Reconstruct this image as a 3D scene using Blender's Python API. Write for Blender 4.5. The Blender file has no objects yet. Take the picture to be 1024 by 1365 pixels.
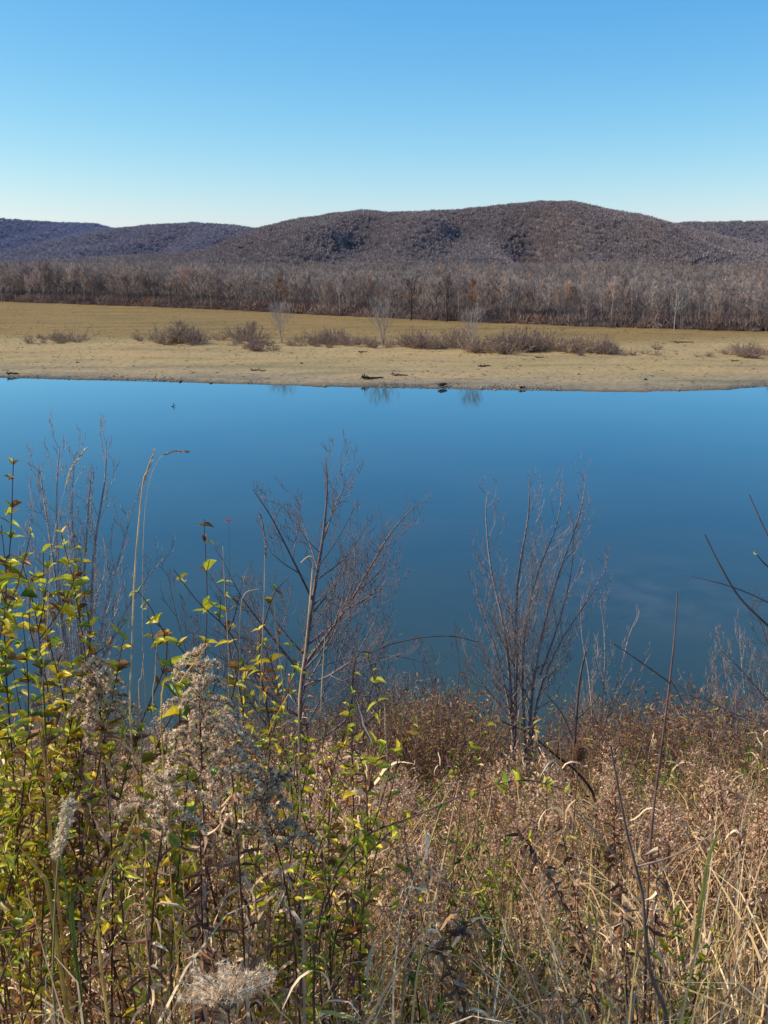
import bpy, math, random
import numpy as np
from math import sin, cos, tan, atan2, radians, pi, sqrt, exp
from mathutils import Vector, Matrix

random.seed(11)
R = np.random.default_rng(7)
C = bpy.context.scene.collection
H = 26.0                       # eye height above the water
PITCH = radians(14.5)
F = 1327.0                     # focal length in photo pixels

# ------------------------------------------------------------------ helpers
def ray(px, py):
    r, u = (px-512)/F, -(py-682.5)/F
    return np.array([r, cos(PITCH)+u*sin(PITCH), -sin(PITCH)+u*cos(PITCH)])
def at(px, py, d):
    v = ray(px, py); return np.array([0, 0, H]) + v*(d/v[1])
def gp(px, py, z=0.0):
    v = ray(px, py); return np.array([0, 0, H]) + v*((z-H)/v[2])

def unit(a):
    a = np.asarray(a, float); n = np.linalg.norm(a, axis=-1, keepdims=True); return a/np.maximum(n, 1e-9)
def rnd_unit(n):
    return unit(R.normal(size=(n, 3)))

def srgb(r, g, b):
    f = lambda c: (c/255/12.92) if c/255 <= .04045 else ((c/255+.055)/1.055)**2.4
    return np.array([f(r), f(g), f(b)])

class MB:
    """collects faces with one colour per face and links them as one mesh"""
    def __init__(s): s.V = []; s.T = []; s.Q = []; s.TC = []; s.QC = []; s.n = 0
    def add(s, V, F_, col):
        V = np.asarray(V, float).reshape(-1, 3); F_ = np.asarray(F_, int)
        if len(F_) == 0: return
        col = np.broadcast_to(np.asarray(col, float), (len(F_), 3))
        s.V.append(V)
        (s.T if F_.shape[1] == 3 else s.Q).append(F_+s.n)
        (s.TC if F_.shape[1] == 3 else s.QC).append(col)
        s.n += len(V)
    def tube(s, P, rad, col, sides=5, cap=True):
        P = np.asarray(P, float); n = len(P)
        rad = np.broadcast_to(np.asarray(rad, float), (n,))
        t = np.empty_like(P); t[1:-1] = P[2:]-P[:-2]; t[0] = P[1]-P[0]; t[-1] = P[-1]-P[-2]; t = unit(t)
        up = np.array([0, 0, 1.]) if abs(t[0][2]) < .9 else np.array([1., 0, 0])
        a = unit(np.cross(t, up)); b = np.cross(t, a)
        th = np.arange(sides)*2*pi/sides
        V = P[:, None]+rad[:, None, None]*(a[:, None]*np.cos(th)[None, :, None]+b[:, None]*np.sin(th)[None, :, None])
        i = np.arange(n-1)[:, None]*sides; j = np.arange(sides)[None]; k = (j+1) % sides
        Q = np.stack([i+j, i+k, i+sides+k, i+sides+j], -1).reshape(-1, 4)
        s.add(V.reshape(-1, 3), Q, col)
    def leaves(s, P, D, N, L, W, col, fold=.25, curl=.25):
        """n leaves: base P, direction D, normal N, length L, width W"""
        n = len(P); 
        if n == 0: return
        P = np.asarray(P, float); D = unit(D); N = unit(N-np.sum(N*D, -1, keepdims=True)*D); S = np.cross(D, N)
        L = np.broadcast_to(L, (n,))[:, None]; W = np.broadcast_to(W, (n,))[:, None]
        fold = np.broadcast_to(fold, (n,))[:, None]; curl = np.broadcast_to(curl, (n,))[:, None]
        f = lambda u, v, h: P+D*L*u+S*W*v+N*(W*h*fold-L*curl*u*u)
        V = np.stack([f(0, 0, 0), f(.33, 0, 0), f(.68, 0, 0), f(1, 0, 0), f(.27, .46, 1), f(.66, .36, 1), f(.27, -.46, 1), f(.66, -.36, 1)], 1)
        o = np.arange(n)[:, None]*8
        T = np.array([[0, 4, 1], [0, 1, 6], [2, 5, 3], [7, 2, 3]]); Q = np.array([[1, 4, 5, 2], [6, 1, 2, 7]])
        col = np.broadcast_to(np.asarray(col, float), (n, 3))
        base = s.n
        s.V.append(V.reshape(-1, 3)); s.n += n*8
        s.T.append((o[:, None]+T[None]).reshape(-1, 3)+base); s.TC.append(np.repeat(col, 4, 0))
        s.Q.append((o[:, None]+Q[None]).reshape(-1, 4)+base); s.QC.append(np.repeat(col, 2, 0))
    def blades(s, P, D, L, W, droop, col, k=5, wob=.05, tip=.15):
        """n grass blades: strips that leave P along D and bend down by droop"""
        n = len(P); P = np.asarray(P, float); D = unit(D)
        L = np.broadcast_to(L, (n,)).astype(float); W = np.broadcast_to(W, (n,)).astype(float); droop = np.broadcast_to(droop, (n,))
        side = unit(np.cross(D, R.normal(size=(n, 3))))
        pts = [P]; d = D.copy()
        for i in range(k):
            d = unit(d+np.array([0, 0, -1.])*(droop*(i+.5)/k)[:, None]*1.6/k*2+R.normal(size=(n, 3))*wob)
            pts.append(pts[-1]+d*(L/k)[:, None])
        pts = np.stack(pts, 1)
        tt = np.linspace(0, 1, k+1); w = np.minimum(1, .55+tt*1.8)*np.where(tt < .45, 1, 1-(1-tip)*(tt-.45)/.55)
        off = side[:, None]*(W[:, None]*w[None])[..., None]*.5
        V = np.stack([pts-off, pts+off], 2).reshape(-1, 3)
        i = np.arange(k)*2; q = np.stack([i, i+1, i+3, i+2], -1)
        Q = (np.arange(n)[:, None, None]*(k+1)*2+q[None]).reshape(-1, 4)
        col = np.broadcast_to(np.asarray(col, float), (n, 3))
        s.add(V, Q, np.repeat(col, k, 0))
    def fuzz(s, P, size, col, m=6, thin=.28):
        """n tufts of m thin petals"""
        n = len(P); P = np.repeat(np.asarray(P, float), m, 0); N = n*m
        size = np.repeat(np.broadcast_to(size, (n,)), m)[:, None]*R.uniform(.6, 1.2, (N, 1))
        d = rnd_unit(N); q = unit(np.cross(d, rnd_unit(N)))*size*thin
        V = np.stack([P-q*.6, P+q*.6, P+d*size], 1)
        col = np.repeat(np.broadcast_to(np.asarray(col, float), (n, 3)), m, 0)*R.uniform(.75, 1.2, (N, 1))
        s.add(V.reshape(-1, 3), np.arange(N*3).reshape(-1, 3), col)
    def mesh(s, name, mat):
        V = np.concatenate(s.V); nt = sum(map(len, s.T)); nq = sum(map(len, s.Q))
        lp = []; cc = []
        if nt: T = np.concatenate(s.T); lp.append(T.ravel()); cc.append(np.repeat(np.concatenate(s.TC), 3, 0))
        if nq: Q = np.concatenate(s.Q); lp.append(Q.ravel()); cc.append(np.repeat(np.concatenate(s.QC), 4, 0))
        lp = np.concatenate(lp); cc = np.concatenate(cc)
        me = bpy.data.meshes.new(name)
        me.vertices.add(len(V)); me.vertices.foreach_set('co', V.ravel().astype(np.float32))
        me.loops.add(len(lp)); me.loops.foreach_set('vertex_index', lp.astype(np.int32))
        me.polygons.add(nt+nq)
        st = np.concatenate([np.arange(nt)*3, nt*3+np.arange(nq)*4]).astype(np.int32)
        me.polygons.foreach_set('loop_start', st)
        me.update(calc_edges=True); me.validate()
        a = me.color_attributes.new('Col', 'FLOAT_COLOR', 'CORNER')
        if len(a.data) == len(cc):
            a.data.foreach_set('color', np.concatenate([np.clip(cc, 0, 1), np.ones((len(cc), 1))], 1).ravel().astype(np.float32))
        me.materials.append(mat)
        return me
    def build(s, name, mat, parent=None, smooth=False):
        if not s.V: return None
        me = s.mesh(name, mat)
        if smooth: me.polygons.foreach_set('use_smooth', np.ones(len(me.polygons), bool))
        return link(name, me, parent)

def link(name, me, parent=None):
    o = bpy.data.objects.new(name, me); C.objects.link(o)
    if parent: o.parent = parent
    return o
def tag(o, label=None, cat=None, group=None, kind=None):
    if label: o['label'] = label
    if cat: o['category'] = cat
    if group: o['group'] = group
    if kind: o['kind'] = kind
    return o
def empty(name, loc, label, cat, group=None, rz=0):
    o = bpy.data.objects.new(name, None); C.objects.link(o)
    o.empty_display_size = .2
    o.location = [float(c) for c in loc]; o.rotation_euler = (0, 0, rz)
    return tag(o, label, cat, group)
def copy_tree(o):
    c = o.copy(); C.objects.link(c)
    for ch in kids.get(o.name, []):
        q = ch.copy(); C.objects.link(q); q.parent = c
    return c
kids = {}

# ------------------------------------------------------------------ materials
def newmat(name):
    m = bpy.data.materials.new(name); m.use_nodes = True; nt = m.node_tree; nt.nodes.clear()
    return m, nt, lambda t, **k: mk(nt, t, k)
def mk(nt, t, k):
    n = nt.nodes.new(t)
    for a, v in k.items(): setattr(n, a, v)
    return n
def plant_mat(name, transl=.35, rough=.6, tint=(1, 1, 1), rand=0.0, noise=0.0, nscale=30, spec=.3, rcols=None, twcol=(1, 1, 1)):
    """face colours from the mesh, varied by noise and per plant; part of the light passes through"""
    m, nt, N = newmat(name); L = nt.links.new
    att = N('ShaderNodeAttribute', attribute_name='Col')
    mul = N('ShaderNodeMix', data_type='RGBA', blend_type='MULTIPLY'); mul.inputs[0].default_value = 1
    L(att.outputs['Color'], mul.inputs[6]); mul.inputs[7].default_value = (*tint, 1)
    col = mul.outputs[2]
    if rcols:
        oi = N('ShaderNodeObjectInfo'); rp = N('ShaderNodeValToRGB'); L(oi.outputs['Random'], rp.inputs[0])
        el = rp.color_ramp.elements
        while len(el) < len(rcols): el.new(.5)
        for e, (p, c) in zip(el, rcols): e.position = p; e.color = (*c, 1)
        m2 = N('ShaderNodeMix', data_type='RGBA', blend_type='MULTIPLY'); m2.inputs[0].default_value = 1
        L(col, m2.inputs[6]); L(rp.outputs[0], m2.inputs[7]); col = m2.outputs[2]
    if noise:
        tc = N('ShaderNodeTexCoord'); nz = N('ShaderNodeTexNoise'); nz.inputs['Scale'].default_value = nscale; nz.inputs['Detail'].default_value = 4
        L(tc.outputs['Object'], nz.inputs['Vector'])
        mr = N('ShaderNodeMapRange'); L(nz.outputs['Fac'], mr.inputs[0]); mr.inputs[1].default_value = .3; mr.inputs[2].default_value = .7
        mr.inputs[3].default_value = 1-noise; mr.inputs[4].default_value = 1+noise
        hs = N('ShaderNodeHueSaturation'); L(mr.outputs[0], hs.inputs['Value']); L(col, hs.inputs['Color']); col = hs.outputs[0]
    pb = N('ShaderNodeBsdfPrincipled'); L(col, pb.inputs['Base Color']); pb.inputs['Roughness'].default_value = rough
    pb.inputs['Specular IOR Level'].default_value = spec
    out = N('ShaderNodeOutputMaterial')
    if transl:
        tr = N('ShaderNodeBsdfTranslucent'); mx = N('ShaderNodeMixShader'); mx.inputs[0].default_value = transl
        L(col, tr.inputs['Color']); L(pb.outputs[0], mx.inputs[1]); L(tr.outputs[0], mx.inputs[2]); L(mx.outputs[0], out.inputs[0])
    else: L(pb.outputs[0], out.inputs[0])
    return m

M_leaf = plant_mat('shrub_leaf', .42, .42, tint=(1.62, 1.46, .92), noise=.3, nscale=60, spec=.5)
M_dry = plant_mat('dry_blade', .3, .5, tint=(1.42, 1.27, 1.05), noise=.35, nscale=14)
M_drylow = plant_mat('dry_undergrowth', .25, .65, tint=(1.32, 1.20, .98), rcols=[(0, (.62, .54, .50)), (.35, (.9, .86, .84)), (.7, (1.1, 1.08, 1.04)), (1, (1.4, 1.36, 1.26))])
M_green = plant_mat('green_undergrowth', .4, .5, tint=(1.5, 1.45, 1.05), rcols=[(0, (.75, .8, .7)), (1, (1.2, 1.15, 1.1))])
M_fluff = plant_mat('seed_fluff', .5, .9, tint=(1.28, 1.24, 1.10), spec=.05)
M_fluffr = plant_mat('seed_fluff_far', .4, .9, spec=.05, tint=(1.2, 1.08, .92), rcols=[(0, (.82, .74, .72)), (.5, (1, .93, .9)), (1, (1.15, 1.1, 1.08))])
M_bark = plant_mat('bark', 0, .8, noise=.4, nscale=22, spec=.15)
M_twig = plant_mat('twig', 0, .75, noise=.25, nscale=9, spec=.2)
M_far = plant_mat('far_twig', .15, .9, spec=.05, rcols=[(0, (.66, .60, .60)), (.3, (.85, .80, .78)), (.65, (1.0, .93, .87)), (.9, (1.25, 1.18, 1.12)), (1, (1.3, .9, .66))])
M_fartrunk = plant_mat('far_trunk', 0, .85, spec=.1, rcols=[(0, (.4, .37, .36)), (.7, (.8, .78, .76)), (1, (1.5, 1.46, 1.42))])
M_farshrub = plant_mat('shore_shrub_twig', .15, .9, spec=.05)
M_wood = plant_mat('driftwood', 0, .85, noise=.35, nscale=2, spec=.1)

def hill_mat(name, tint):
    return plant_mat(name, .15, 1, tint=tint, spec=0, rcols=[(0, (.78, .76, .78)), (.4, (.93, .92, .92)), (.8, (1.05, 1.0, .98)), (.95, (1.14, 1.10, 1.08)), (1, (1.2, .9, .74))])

# ------------------------------------------------------------------ terrain
def near_z(x, y):
    """the bank under the camera"""
    x = np.asarray(x, float); y = np.asarray(y, float)
    r = np.where(y < 0, -1.6-.1*y*0, -1.6-.48*np.minimum(y, 14)-.78*np.maximum(y-14, 0))
    r = r+.10*np.sin(x*1.3+y*.7)*np.clip(y/4, 0, 1)+.25*np.sin(x*.37+1.0)*np.clip(y/8, 0, 1)-.012*np.maximum(x-2, 0)*np.clip(y, 0, 14)*0
    return np.maximum(H+r, -3)

sh_px = [(-400, 494), (0, 503.5), (256, 510), (512, 517), (700, 520.5), (850, 522), (950, 520), (1024, 515.5), (1300, 500)]
sh = np.array([gp(a, b, 0) for a, b in sh_px])
def shore_y(x): return np.interp(x, sh[:, 0], sh[:, 1])
ed_px = [(-300, 397), (0, 402), (256, 411), (512, 424), (768, 435), (1024, 442), (1300, 452)]
ed = np.array([gp(a, b, 1.8) for a, b in ed_px])
def edge_y(x): return np.interp(x, ed[:, 0], ed[:, 1])
def far_z(x, y):
    x = np.asarray(x, float); y = np.asarray(y, float)
    d = y-shore_y(x)
    z = np.interp(d, [-30, 0, 3, 8, 40, 90, 5000], [-3, -.02, .35, .6, 1.1, 1.8, 2.5])
    return z+.06*np.sin(x*.21+y*.13)*np.clip(d/6, 0, 1)+.05*np.sin(x*.5-y*.3)*np.clip(d/6, 0, 1)

def grid_mesh(name, X, Y, Z, mat, kind='structure'):
    nx, ny = X.shape
    V = np.stack([X, Y, Z], -1).reshape(-1, 3)
    i = np.arange(nx-1)[:, None]*ny; j = np.arange(ny-1)[None]
    Q = np.stack([i+j, i+ny+j, i+ny+j+1, i+j+1], -1).reshape(-1, 4)
    mb = MB(); mb.add(V, Q, (1, 1, 1)); o = mb.build(name, mat, smooth=True)
    if kind: o['kind'] = kind
    return o

def ramp(N, L, src, stops):
    rp = N('ShaderNodeValToRGB'); L(src, rp.inputs[0]); el = rp.color_ramp.elements
    while len(el) < len(stops): el.new(.5)
    for e, (p, c) in zip(el, stops): e.position = p; e.color = (*c, 1)
    return rp.outputs[0]

# near soil
m, nt, N = newmat('leafy_soil'); L = nt.links.new
tc = N('ShaderNodeTexCoord'); nz = N('ShaderNodeTexNoise'); nz.inputs['Scale'].default_value = 6; nz.inputs['Detail'].default_value = 8
L(tc.outputs['Object'], nz.inputs['Vector'])
c = ramp(N, L, nz.outputs['Fac'], [(.3, (.012, .009, .006)), (.55, (.04, .028, .018)), (.75, (.09, .065, .04))])
pb = N('ShaderNodeBsdfPrincipled'); L(c, pb.inputs['Base Color']); pb.inputs['Roughness'].default_value = .95
out = N('ShaderNodeOutputMaterial'); L(pb.outputs[0], out.inputs[0]); M_soil = m
xs = np.concatenate([np.linspace(-900, -40, 12), np.linspace(-35, 35, 120), np.linspace(40, 900, 12)])
ys = np.concatenate([np.linspace(-300, -12, 8), np.linspace(-10, 50, 110)])
X, Y = np.meshgrid(xs, ys, indexing='ij')
grid_mesh('river_bank', X, Y, near_z(X, Y), M_soil)

# far bank: sand by the water, grassed flat behind
m, nt, N = newmat('sandy_grass_flat'); L = nt.links.new
tc = N('ShaderNodeTexCoord'); att = N('ShaderNodeAttribute', attribute_name='Col')
mp = N('ShaderNodeMapping'); mp.inputs['Scale'].default_value = (.022, .11, 1); L(tc.outputs['Object'], mp.inputs['Vector'])
n1 = N('ShaderNodeTexNoise'); n1.inputs['Scale'].default_value = 1; n1.inputs['Detail'].default_value = 7; n1.inputs['Roughness'].default_value = .6; L(mp.outputs[0], n1.inputs['Vector'])
n2 = N('ShaderNodeTexNoise'); n2.inputs['Scale'].default_value = .9; n2.inputs['Detail'].default_value = 6; n2.inputs['Roughness'].default_value = .75; L(tc.outputs['Object'], n2.inputs['Vector'])
sep = N('ShaderNodeSeparateColor'); L(att.outputs['Color'], sep.inputs[0])
# R = distance from the water /100, perturbed
mad = N('ShaderNodeMath', operation='MULTIPLY_ADD'); L(n1.outputs['Fac'], mad.inputs[0]); mad.inputs[1].default_value = .34
sub = N('ShaderNodeMath', operation='ADD'); L(sep.outputs[0], sub.inputs[0]); sub.inputs[1].default_value = -.17; L(sub.outputs[0], mad.inputs[2])
c1 = ramp(N, L, mad.outputs[0], [(0.0, (.22, .175, .120)), (.05, (.30, .232, .142)), (.16, (.375, .275, .142)), (.34, (.40, .282, .128)), (.5, (.41, .283, .130)), (.75, (.40, .28, .125)), (.97, (.27, .175, .065))])
wet = ramp(N, L, sep.outputs[0], [(0.0, (.35, .34, .34)), (.012, (.62, .6, .58)), (.03, (.95, .95, .95)), (1, (1, 1, 1))])
m1 = N('ShaderNodeMix', data_type='RGBA', blend_type='MULTIPLY'); m1.inputs[0].default_value = 1; L(c1, m1.inputs[6]); L(wet, m1.inputs[7])
v2 = ramp(N, L, n2.outputs['Fac'], [(.32, (.50, .47, .45)), (.5, (1, 1, 1)), (.70, (1.3, 1.26, 1.18))])
m2 = N('ShaderNodeMix', data_type='RGBA', blend_type='MULTIPLY'); m2.inputs[0].default_value = .8; L(m1.outputs[2], m2.inputs[6]); L(v2, m2.inputs[7])
v3 = ramp(N, L, n1.outputs['Fac'], [(.33, (.72, .76, .70)), (.5, (1, 1, 1)), (.68, (1.16, 1.08, 1.0))])
m3 = N('ShaderNodeMix', data_type='RGBA', blend_type='MULTIPLY'); m3.inputs[0].default_value = 1; L(m2.outputs[2], m3.inputs[6]); L(v3, m3.inputs[7])
pb = N('ShaderNodeBsdfPrincipled'); L(m3.outputs[2], pb.inputs['Base Color']); pb.inputs['Roughness'].default_value = .95; pb.inputs['Specular IOR Level'].default_value = .1
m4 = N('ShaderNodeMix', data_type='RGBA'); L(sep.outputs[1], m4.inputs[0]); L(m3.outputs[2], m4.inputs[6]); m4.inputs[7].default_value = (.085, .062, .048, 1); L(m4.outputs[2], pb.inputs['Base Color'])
bp = N('ShaderNodeBump'); bp.inputs['Strength'].default_value = .6; bp.inputs['Distance'].default_value = .25; L(n2.outputs['Fac'], bp.inputs['Height']); L(bp.outputs[0], pb.inputs['Normal'])
out = N('ShaderNodeOutputMaterial'); L(pb.outputs[0], out.inputs[0]); M_flat = m
xs = np.concatenate([np.linspace(-9000, -420, 14), np.linspace(-400, 300, 900), np.linspace(320, 9000, 14)])
ts = np.concatenate([np.linspace(-40, 0, 8), np.linspace(1, 60, 50), np.linspace(62, 420, 200), np.linspace(450, 12000, 24)])
X, T_ = np.meshgrid(xs, ts, indexing='ij'); wob = 1.6*np.sin(X*.09)+1.1*np.sin(X*.23+1)+.5*np.sin(X*.61)
rag = .5*np.sin(X*1.7+2*np.sin(X*.31))+.35*np.sin(X*2.9+1)+.5*np.sin(X*.77+3); wob = wob+rag*1.2*(np.abs(X) < 380)
Y = shore_y(X)+T_+np.where(T_ < 300, wob*.5, 0); Z = far_z(X, Y-np.where(T_ < 300, wob*.5, 0))
o = grid_mesh('far_shore', X, Y, Z, M_flat)
a = o.data.color_attributes['Col']; li = np.empty(len(o.data.loops), np.int32); o.data.loops.foreach_get('vertex_index', li)
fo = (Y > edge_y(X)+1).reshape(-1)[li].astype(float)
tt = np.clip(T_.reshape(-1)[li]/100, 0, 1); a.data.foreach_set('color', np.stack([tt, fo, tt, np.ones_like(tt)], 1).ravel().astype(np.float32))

# water
m, nt, N = newmat('river_water'); L = nt.links.new
tc = N('ShaderNodeTexCoord')
nzw = N('ShaderNodeTexNoise'); nzw.inputs['Scale'].default_value = .05; nzw.inputs['Detail'].default_value = 3; L(tc.outputs['Object'], nzw.inputs['Vector'])
body = ramp(N, L, nzw.outputs['Fac'], [(.3, (.030, .054, .036)), (.7, (.046, .070, .042))])
nb = N('ShaderNodeTexNoise'); nb.inputs['Scale'].default_value = .8; nb.inputs['Detail'].default_value = 5
mp = N('ShaderNodeMapping'); mp.inputs['Scale'].default_value = (1, 1.6, 1); L(tc.outputs['Object'], mp.inputs['Vector']); L(mp.outputs[0], nb.inputs['Vector'])
bp = N('ShaderNodeBump'); bp.inputs['Strength'].default_value = .10; bp.inputs['Distance'].default_value = .05; L(nb.outputs['Fac'], bp.inputs['Height'])
# pale silt drifting below the surface near the right bank
sc_ = gp(850, 790, 0); mps = N('ShaderNodeMapping', vector_type='POINT'); mps.inputs['Location'].default_value = (-sc_[0]/16, -sc_[1]/12, 0); mps.inputs['Scale'].default_value = (1/16, 1/12, .01); L(tc.outputs['Object'], mps.inputs['Vector'])
gr = N('ShaderNodeTexGradient', gradient_type='SPHERICAL'); L(mps.outputs[0], gr.inputs[0])
nsl = N('ShaderNodeTexNoise'); nsl.inputs['Scale'].default_value = .22; nsl.inputs['Detail'].default_value = 5; nsl.inputs['Distortion'].default_value = .4; L(tc.outputs['Object'], nsl.inputs['Vector'])
cs = ramp(N, L, nsl.outputs['Fac'], [(.40, (0, 0, 0)), (.75, (1, 1, 1))]); ms = N('ShaderNodeMath', operation='MULTIPLY', use_clamp=True); L(cs, ms.inputs[0]); L(gr.outputs[0], ms.inputs[1])
mb_ = N('ShaderNodeMix', data_type='RGBA'); L(ms.outputs[0], mb_.inputs[0]); L(body, mb_.inputs[6]); mb_.inputs[7].default_value = (.090, .108, .084, 1); body = mb_.outputs[2]
df = N('ShaderNodeBsdfDiffuse'); L(body, df.inputs['Color'])
gl = N('ShaderNodeBsdfGlossy'); gl.inputs['Roughness'].default_value = .03; gl.inputs['Color'].default_value = (.56, .80, .95, 1); L(bp.outputs[0], gl.inputs['Normal'])
fr = N('ShaderNodeFresnel'); fr.inputs['IOR'].default_value = 1.50; L(bp.outputs[0], fr.inputs['Normal'])
fp_ = N('ShaderNodeMath', operation='POWER'); L(fr.outputs[0], fp_.inputs[0]); fp_.inputs[1].default_value = 1.25
fm = N('ShaderNodeMath', operation='MULTIPLY', use_clamp=True); L(fp_.outputs[0], fm.inputs[0]); fm.inputs[1].default_value = 1.7
mx = N('ShaderNodeMixShader'); L(fm.outputs[0], mx.inputs[0]); L(df.outputs[0], mx.inputs[1]); L(gl.outputs[0], mx.inputs[2])
out = N('ShaderNodeOutputMaterial'); L(mx.outputs[0], out.inputs[0]); M_water = m
X, Y = np.meshgrid(np.linspace(-6000, 6000, 5), np.linspace(-200, 1200, 5), indexing='ij')
grid_mesh('river_water', X, Y, X*0, M_water)

# ------------------------------------------------------------------ instanced "stuff"
def stuff(name, label, cat, P, scl, templates, tilt=None, kind='stuff'):
    """one object that scatters templates over the points P"""
    n = len(P)
    me = bpy.data.meshes.new(name); me.vertices.add(n); me.vertices.foreach_set('co', np.asarray(P, np.float32).ravel())
    rot = np.zeros((n, 3), np.float32); rot[:, 2] = R.uniform(0, 2*pi, n)
    if tilt: rot[:, :2] = R.normal(0, tilt, (n, 2))
    a = me.attributes.new('rot', 'FLOAT_VECTOR', 'POINT'); a.data.foreach_set('vector', rot.ravel())
    a = me.attributes.new('scl', 'FLOAT_VECTOR', 'POINT'); a.data.foreach_set('vector', np.asarray(scl, np.float32).ravel())
    a = me.attributes.new('idx', 'INT', 'POINT'); a.data.foreach_set('value', R.integers(0, len(templates), n).astype(np.int32))
    o = link(name, me); tag(o, label, cat, None, kind)
    col = bpy.data.collections.new(name+'_kinds')
    for i, t in enumerate(templates):
        q = bpy.data.objects.new('%s_kind_%02d' % (name, i), t); col.objects.link(q)
    ng = bpy.data.node_groups.new(name, 'GeometryNodeTree')
    ng.interface.new_socket('Geometry', in_out='INPUT', socket_type='NodeSocketGeometry'); ng.interface.new_socket('Geometry', in_out='OUTPUT', socket_type='NodeSocketGeometry')
    gi = ng.nodes.new('NodeGroupInput'); go = ng.nodes.new('NodeGroupOutput')
    ip = ng.nodes.new('GeometryNodeInstanceOnPoints'); ci = ng.nodes.new('GeometryNodeCollectionInfo')
    ci.inputs['Collection'].default_value = col; ci.inputs['Separate Children'].default_value = True; ci.inputs['Reset Children'].default_value = True
    def na(nm, tp):
        q = ng.nodes.new('GeometryNodeInputNamedAttribute'); q.data_type = tp; q.inputs[0].default_value = nm; return q
    lk = ng.links.new
    lk(gi.outputs[0], ip.inputs['Points']); lk(ci.outputs[0], ip.inputs['Instance']); ip.inputs['Pick Instance'].default_value = True
    lk(na('idx', 'INT').outputs[0], ip.inputs['Instance Index'])
    e2r = ng.nodes.new('FunctionNodeEulerToRotation'); lk(na('rot', 'FLOAT_VECTOR').outputs[0], e2r.inputs[0]); lk(e2r.outputs[0], ip.inputs['Rotation'])
    lk(na('scl', 'FLOAT_VECTOR').outputs[0], ip.inputs['Scale']); lk(ip.outputs[0], go.inputs[0])
    md = o.modifiers.new('scatter', 'NODES'); md.node_group = ng
    return o

def s3(a, b=None): 
    b = a if b is None else b
    return np.stack([a, a, b], -1)

# ------------------------------------------------------------------ far trees
def far_tree(h, spread, ntw, seed, col, tcol, base=.35, twl=(1.0, 2.4), tw=.09, trunkr=.2, stems=1):
    """bare deciduous tree seen from hundreds of metres: trunk mesh + twiggy crown mesh"""
    rs = np.random.default_rng(seed); tr = MB(); cr = MB()
    for s_ in range(stems):
        ang = rs.uniform(0, 2*pi); lean = (0 if stems == 1 else .22)*rs.uniform(.5, 1)
        t = np.linspace(0, 1, 6); P = np.stack([np.cos(ang)*lean*h*t+rs.normal(0, .12, 6)*(t > 0), np.sin(ang)*lean*h*t+rs.normal(0, .12, 6)*(t > 0), h*.86*t], -1)
        tr.tube(P, trunkr*(1-.82*t), tcol, 5)
        for k in range(int(16/stems)+3):
            u = rs.uniform(base, .95); p = np.array([np.interp(u, t, P[:, i]) for i in range(3)])
            a = rs.uniform(0, 2*pi); l = spread*(1.15-u)*rs.uniform(.6, 1.1); el = rs.uniform(.6, 1.3)
            q = p+np.array([cos(a)*l*cos(el)*1.5, sin(a)*l*cos(el)*1.5, l*sin(el)*1.4]); mid = (p+q)/2+np.array([cos(a), sin(a), -.3])*l*.12
            tr.tube([p, mid, q], [trunkr*.32*(1.1-u), trunkr*.2*(1.1-u), .02], tcol*.95, 3)
            n = ntw//(int(16/stems)+3)//stems
            w = rs.uniform(.15, 1.05, n)[:, None]; B = p*(1-w)**2+2*mid*w*(1-w)+q*w*w
            D = rs.normal(0, .55, (n, 3)); D[:, 2] = rs.uniform(.25, 1.3, n); D = unit(D+unit(q-p)*.5)
            Lw = rs.uniform(*twl, n)[:, None]*(.7+.5*spread/8); S = unit(np.cross(D, rs.normal(size=(n, 3))))*tw*.5
            V = np.stack([B-S, B+S, B+D*Lw], 1)
            cr.add(V.reshape(-1, 3), np.arange(n*3).reshape(-1, 3), np.repeat(np.ones((1, 3)), n, 0)*col*rs.uniform(.7, 1.25, (n, 1)))
    return tr, cr

TW = srgb(178, 163, 152); TK = srgb(150, 138, 128)
def hfac(x): return np.interp(x, [-230, -60, 20, 140], [1.12, 1.02, .88, .80])
fvar = []
for i in range(8):
    h = [19, 17, 20, 18, 16, 20, 18, 17][i]
    fvar.append(far_tree(h, [6, 5, 7, 6, 5, 5.5, 6.5, 5][i], 420, 100+i, TW*[.9, 1, 1.1, .95, 1.05, .85, 1, 1.1][i], TK, base=[.3, .35, .4, .25, .3, .45, .35, .3][i], tw=.11))
fmesh = [(a.mesh('trunk', M_fartrunk), b.mesh('crown', M_far)) for a, b in fvar]

# front row of the far forest: each tree its own thing
n_front = 225
xsL, xsR = ed[1][0]-25, ed[5][0]+12
tpos = []
for i in range(n_front):
    u = (i+R.uniform(-.4, .4))/n_front; x = xsL+(xsR-xsL)*u
    tpos.append((x, edge_y(x)+R.uniform(.5, 14)))
for i, (x, y) in enumerate(tpos):
    a, b = fmesh[R.integers(0, 8)]
    o = empty('bare_tree', (x, y, far_z(x, y)-.1), 'bare grey brown tree standing in the front row of the far forest edge', 'tree', 'trees along the front of the far forest', R.uniform(0, 6.28))
    s = R.choice([.72, .88, .96, 1.04, 1.12])*R.uniform(.95, 1.05)*float(hfac(x)); o.scale = (s, s, s*R.uniform(.92, 1.06))
    t = link('trunk', a, o); link('crown', b, o)

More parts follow.
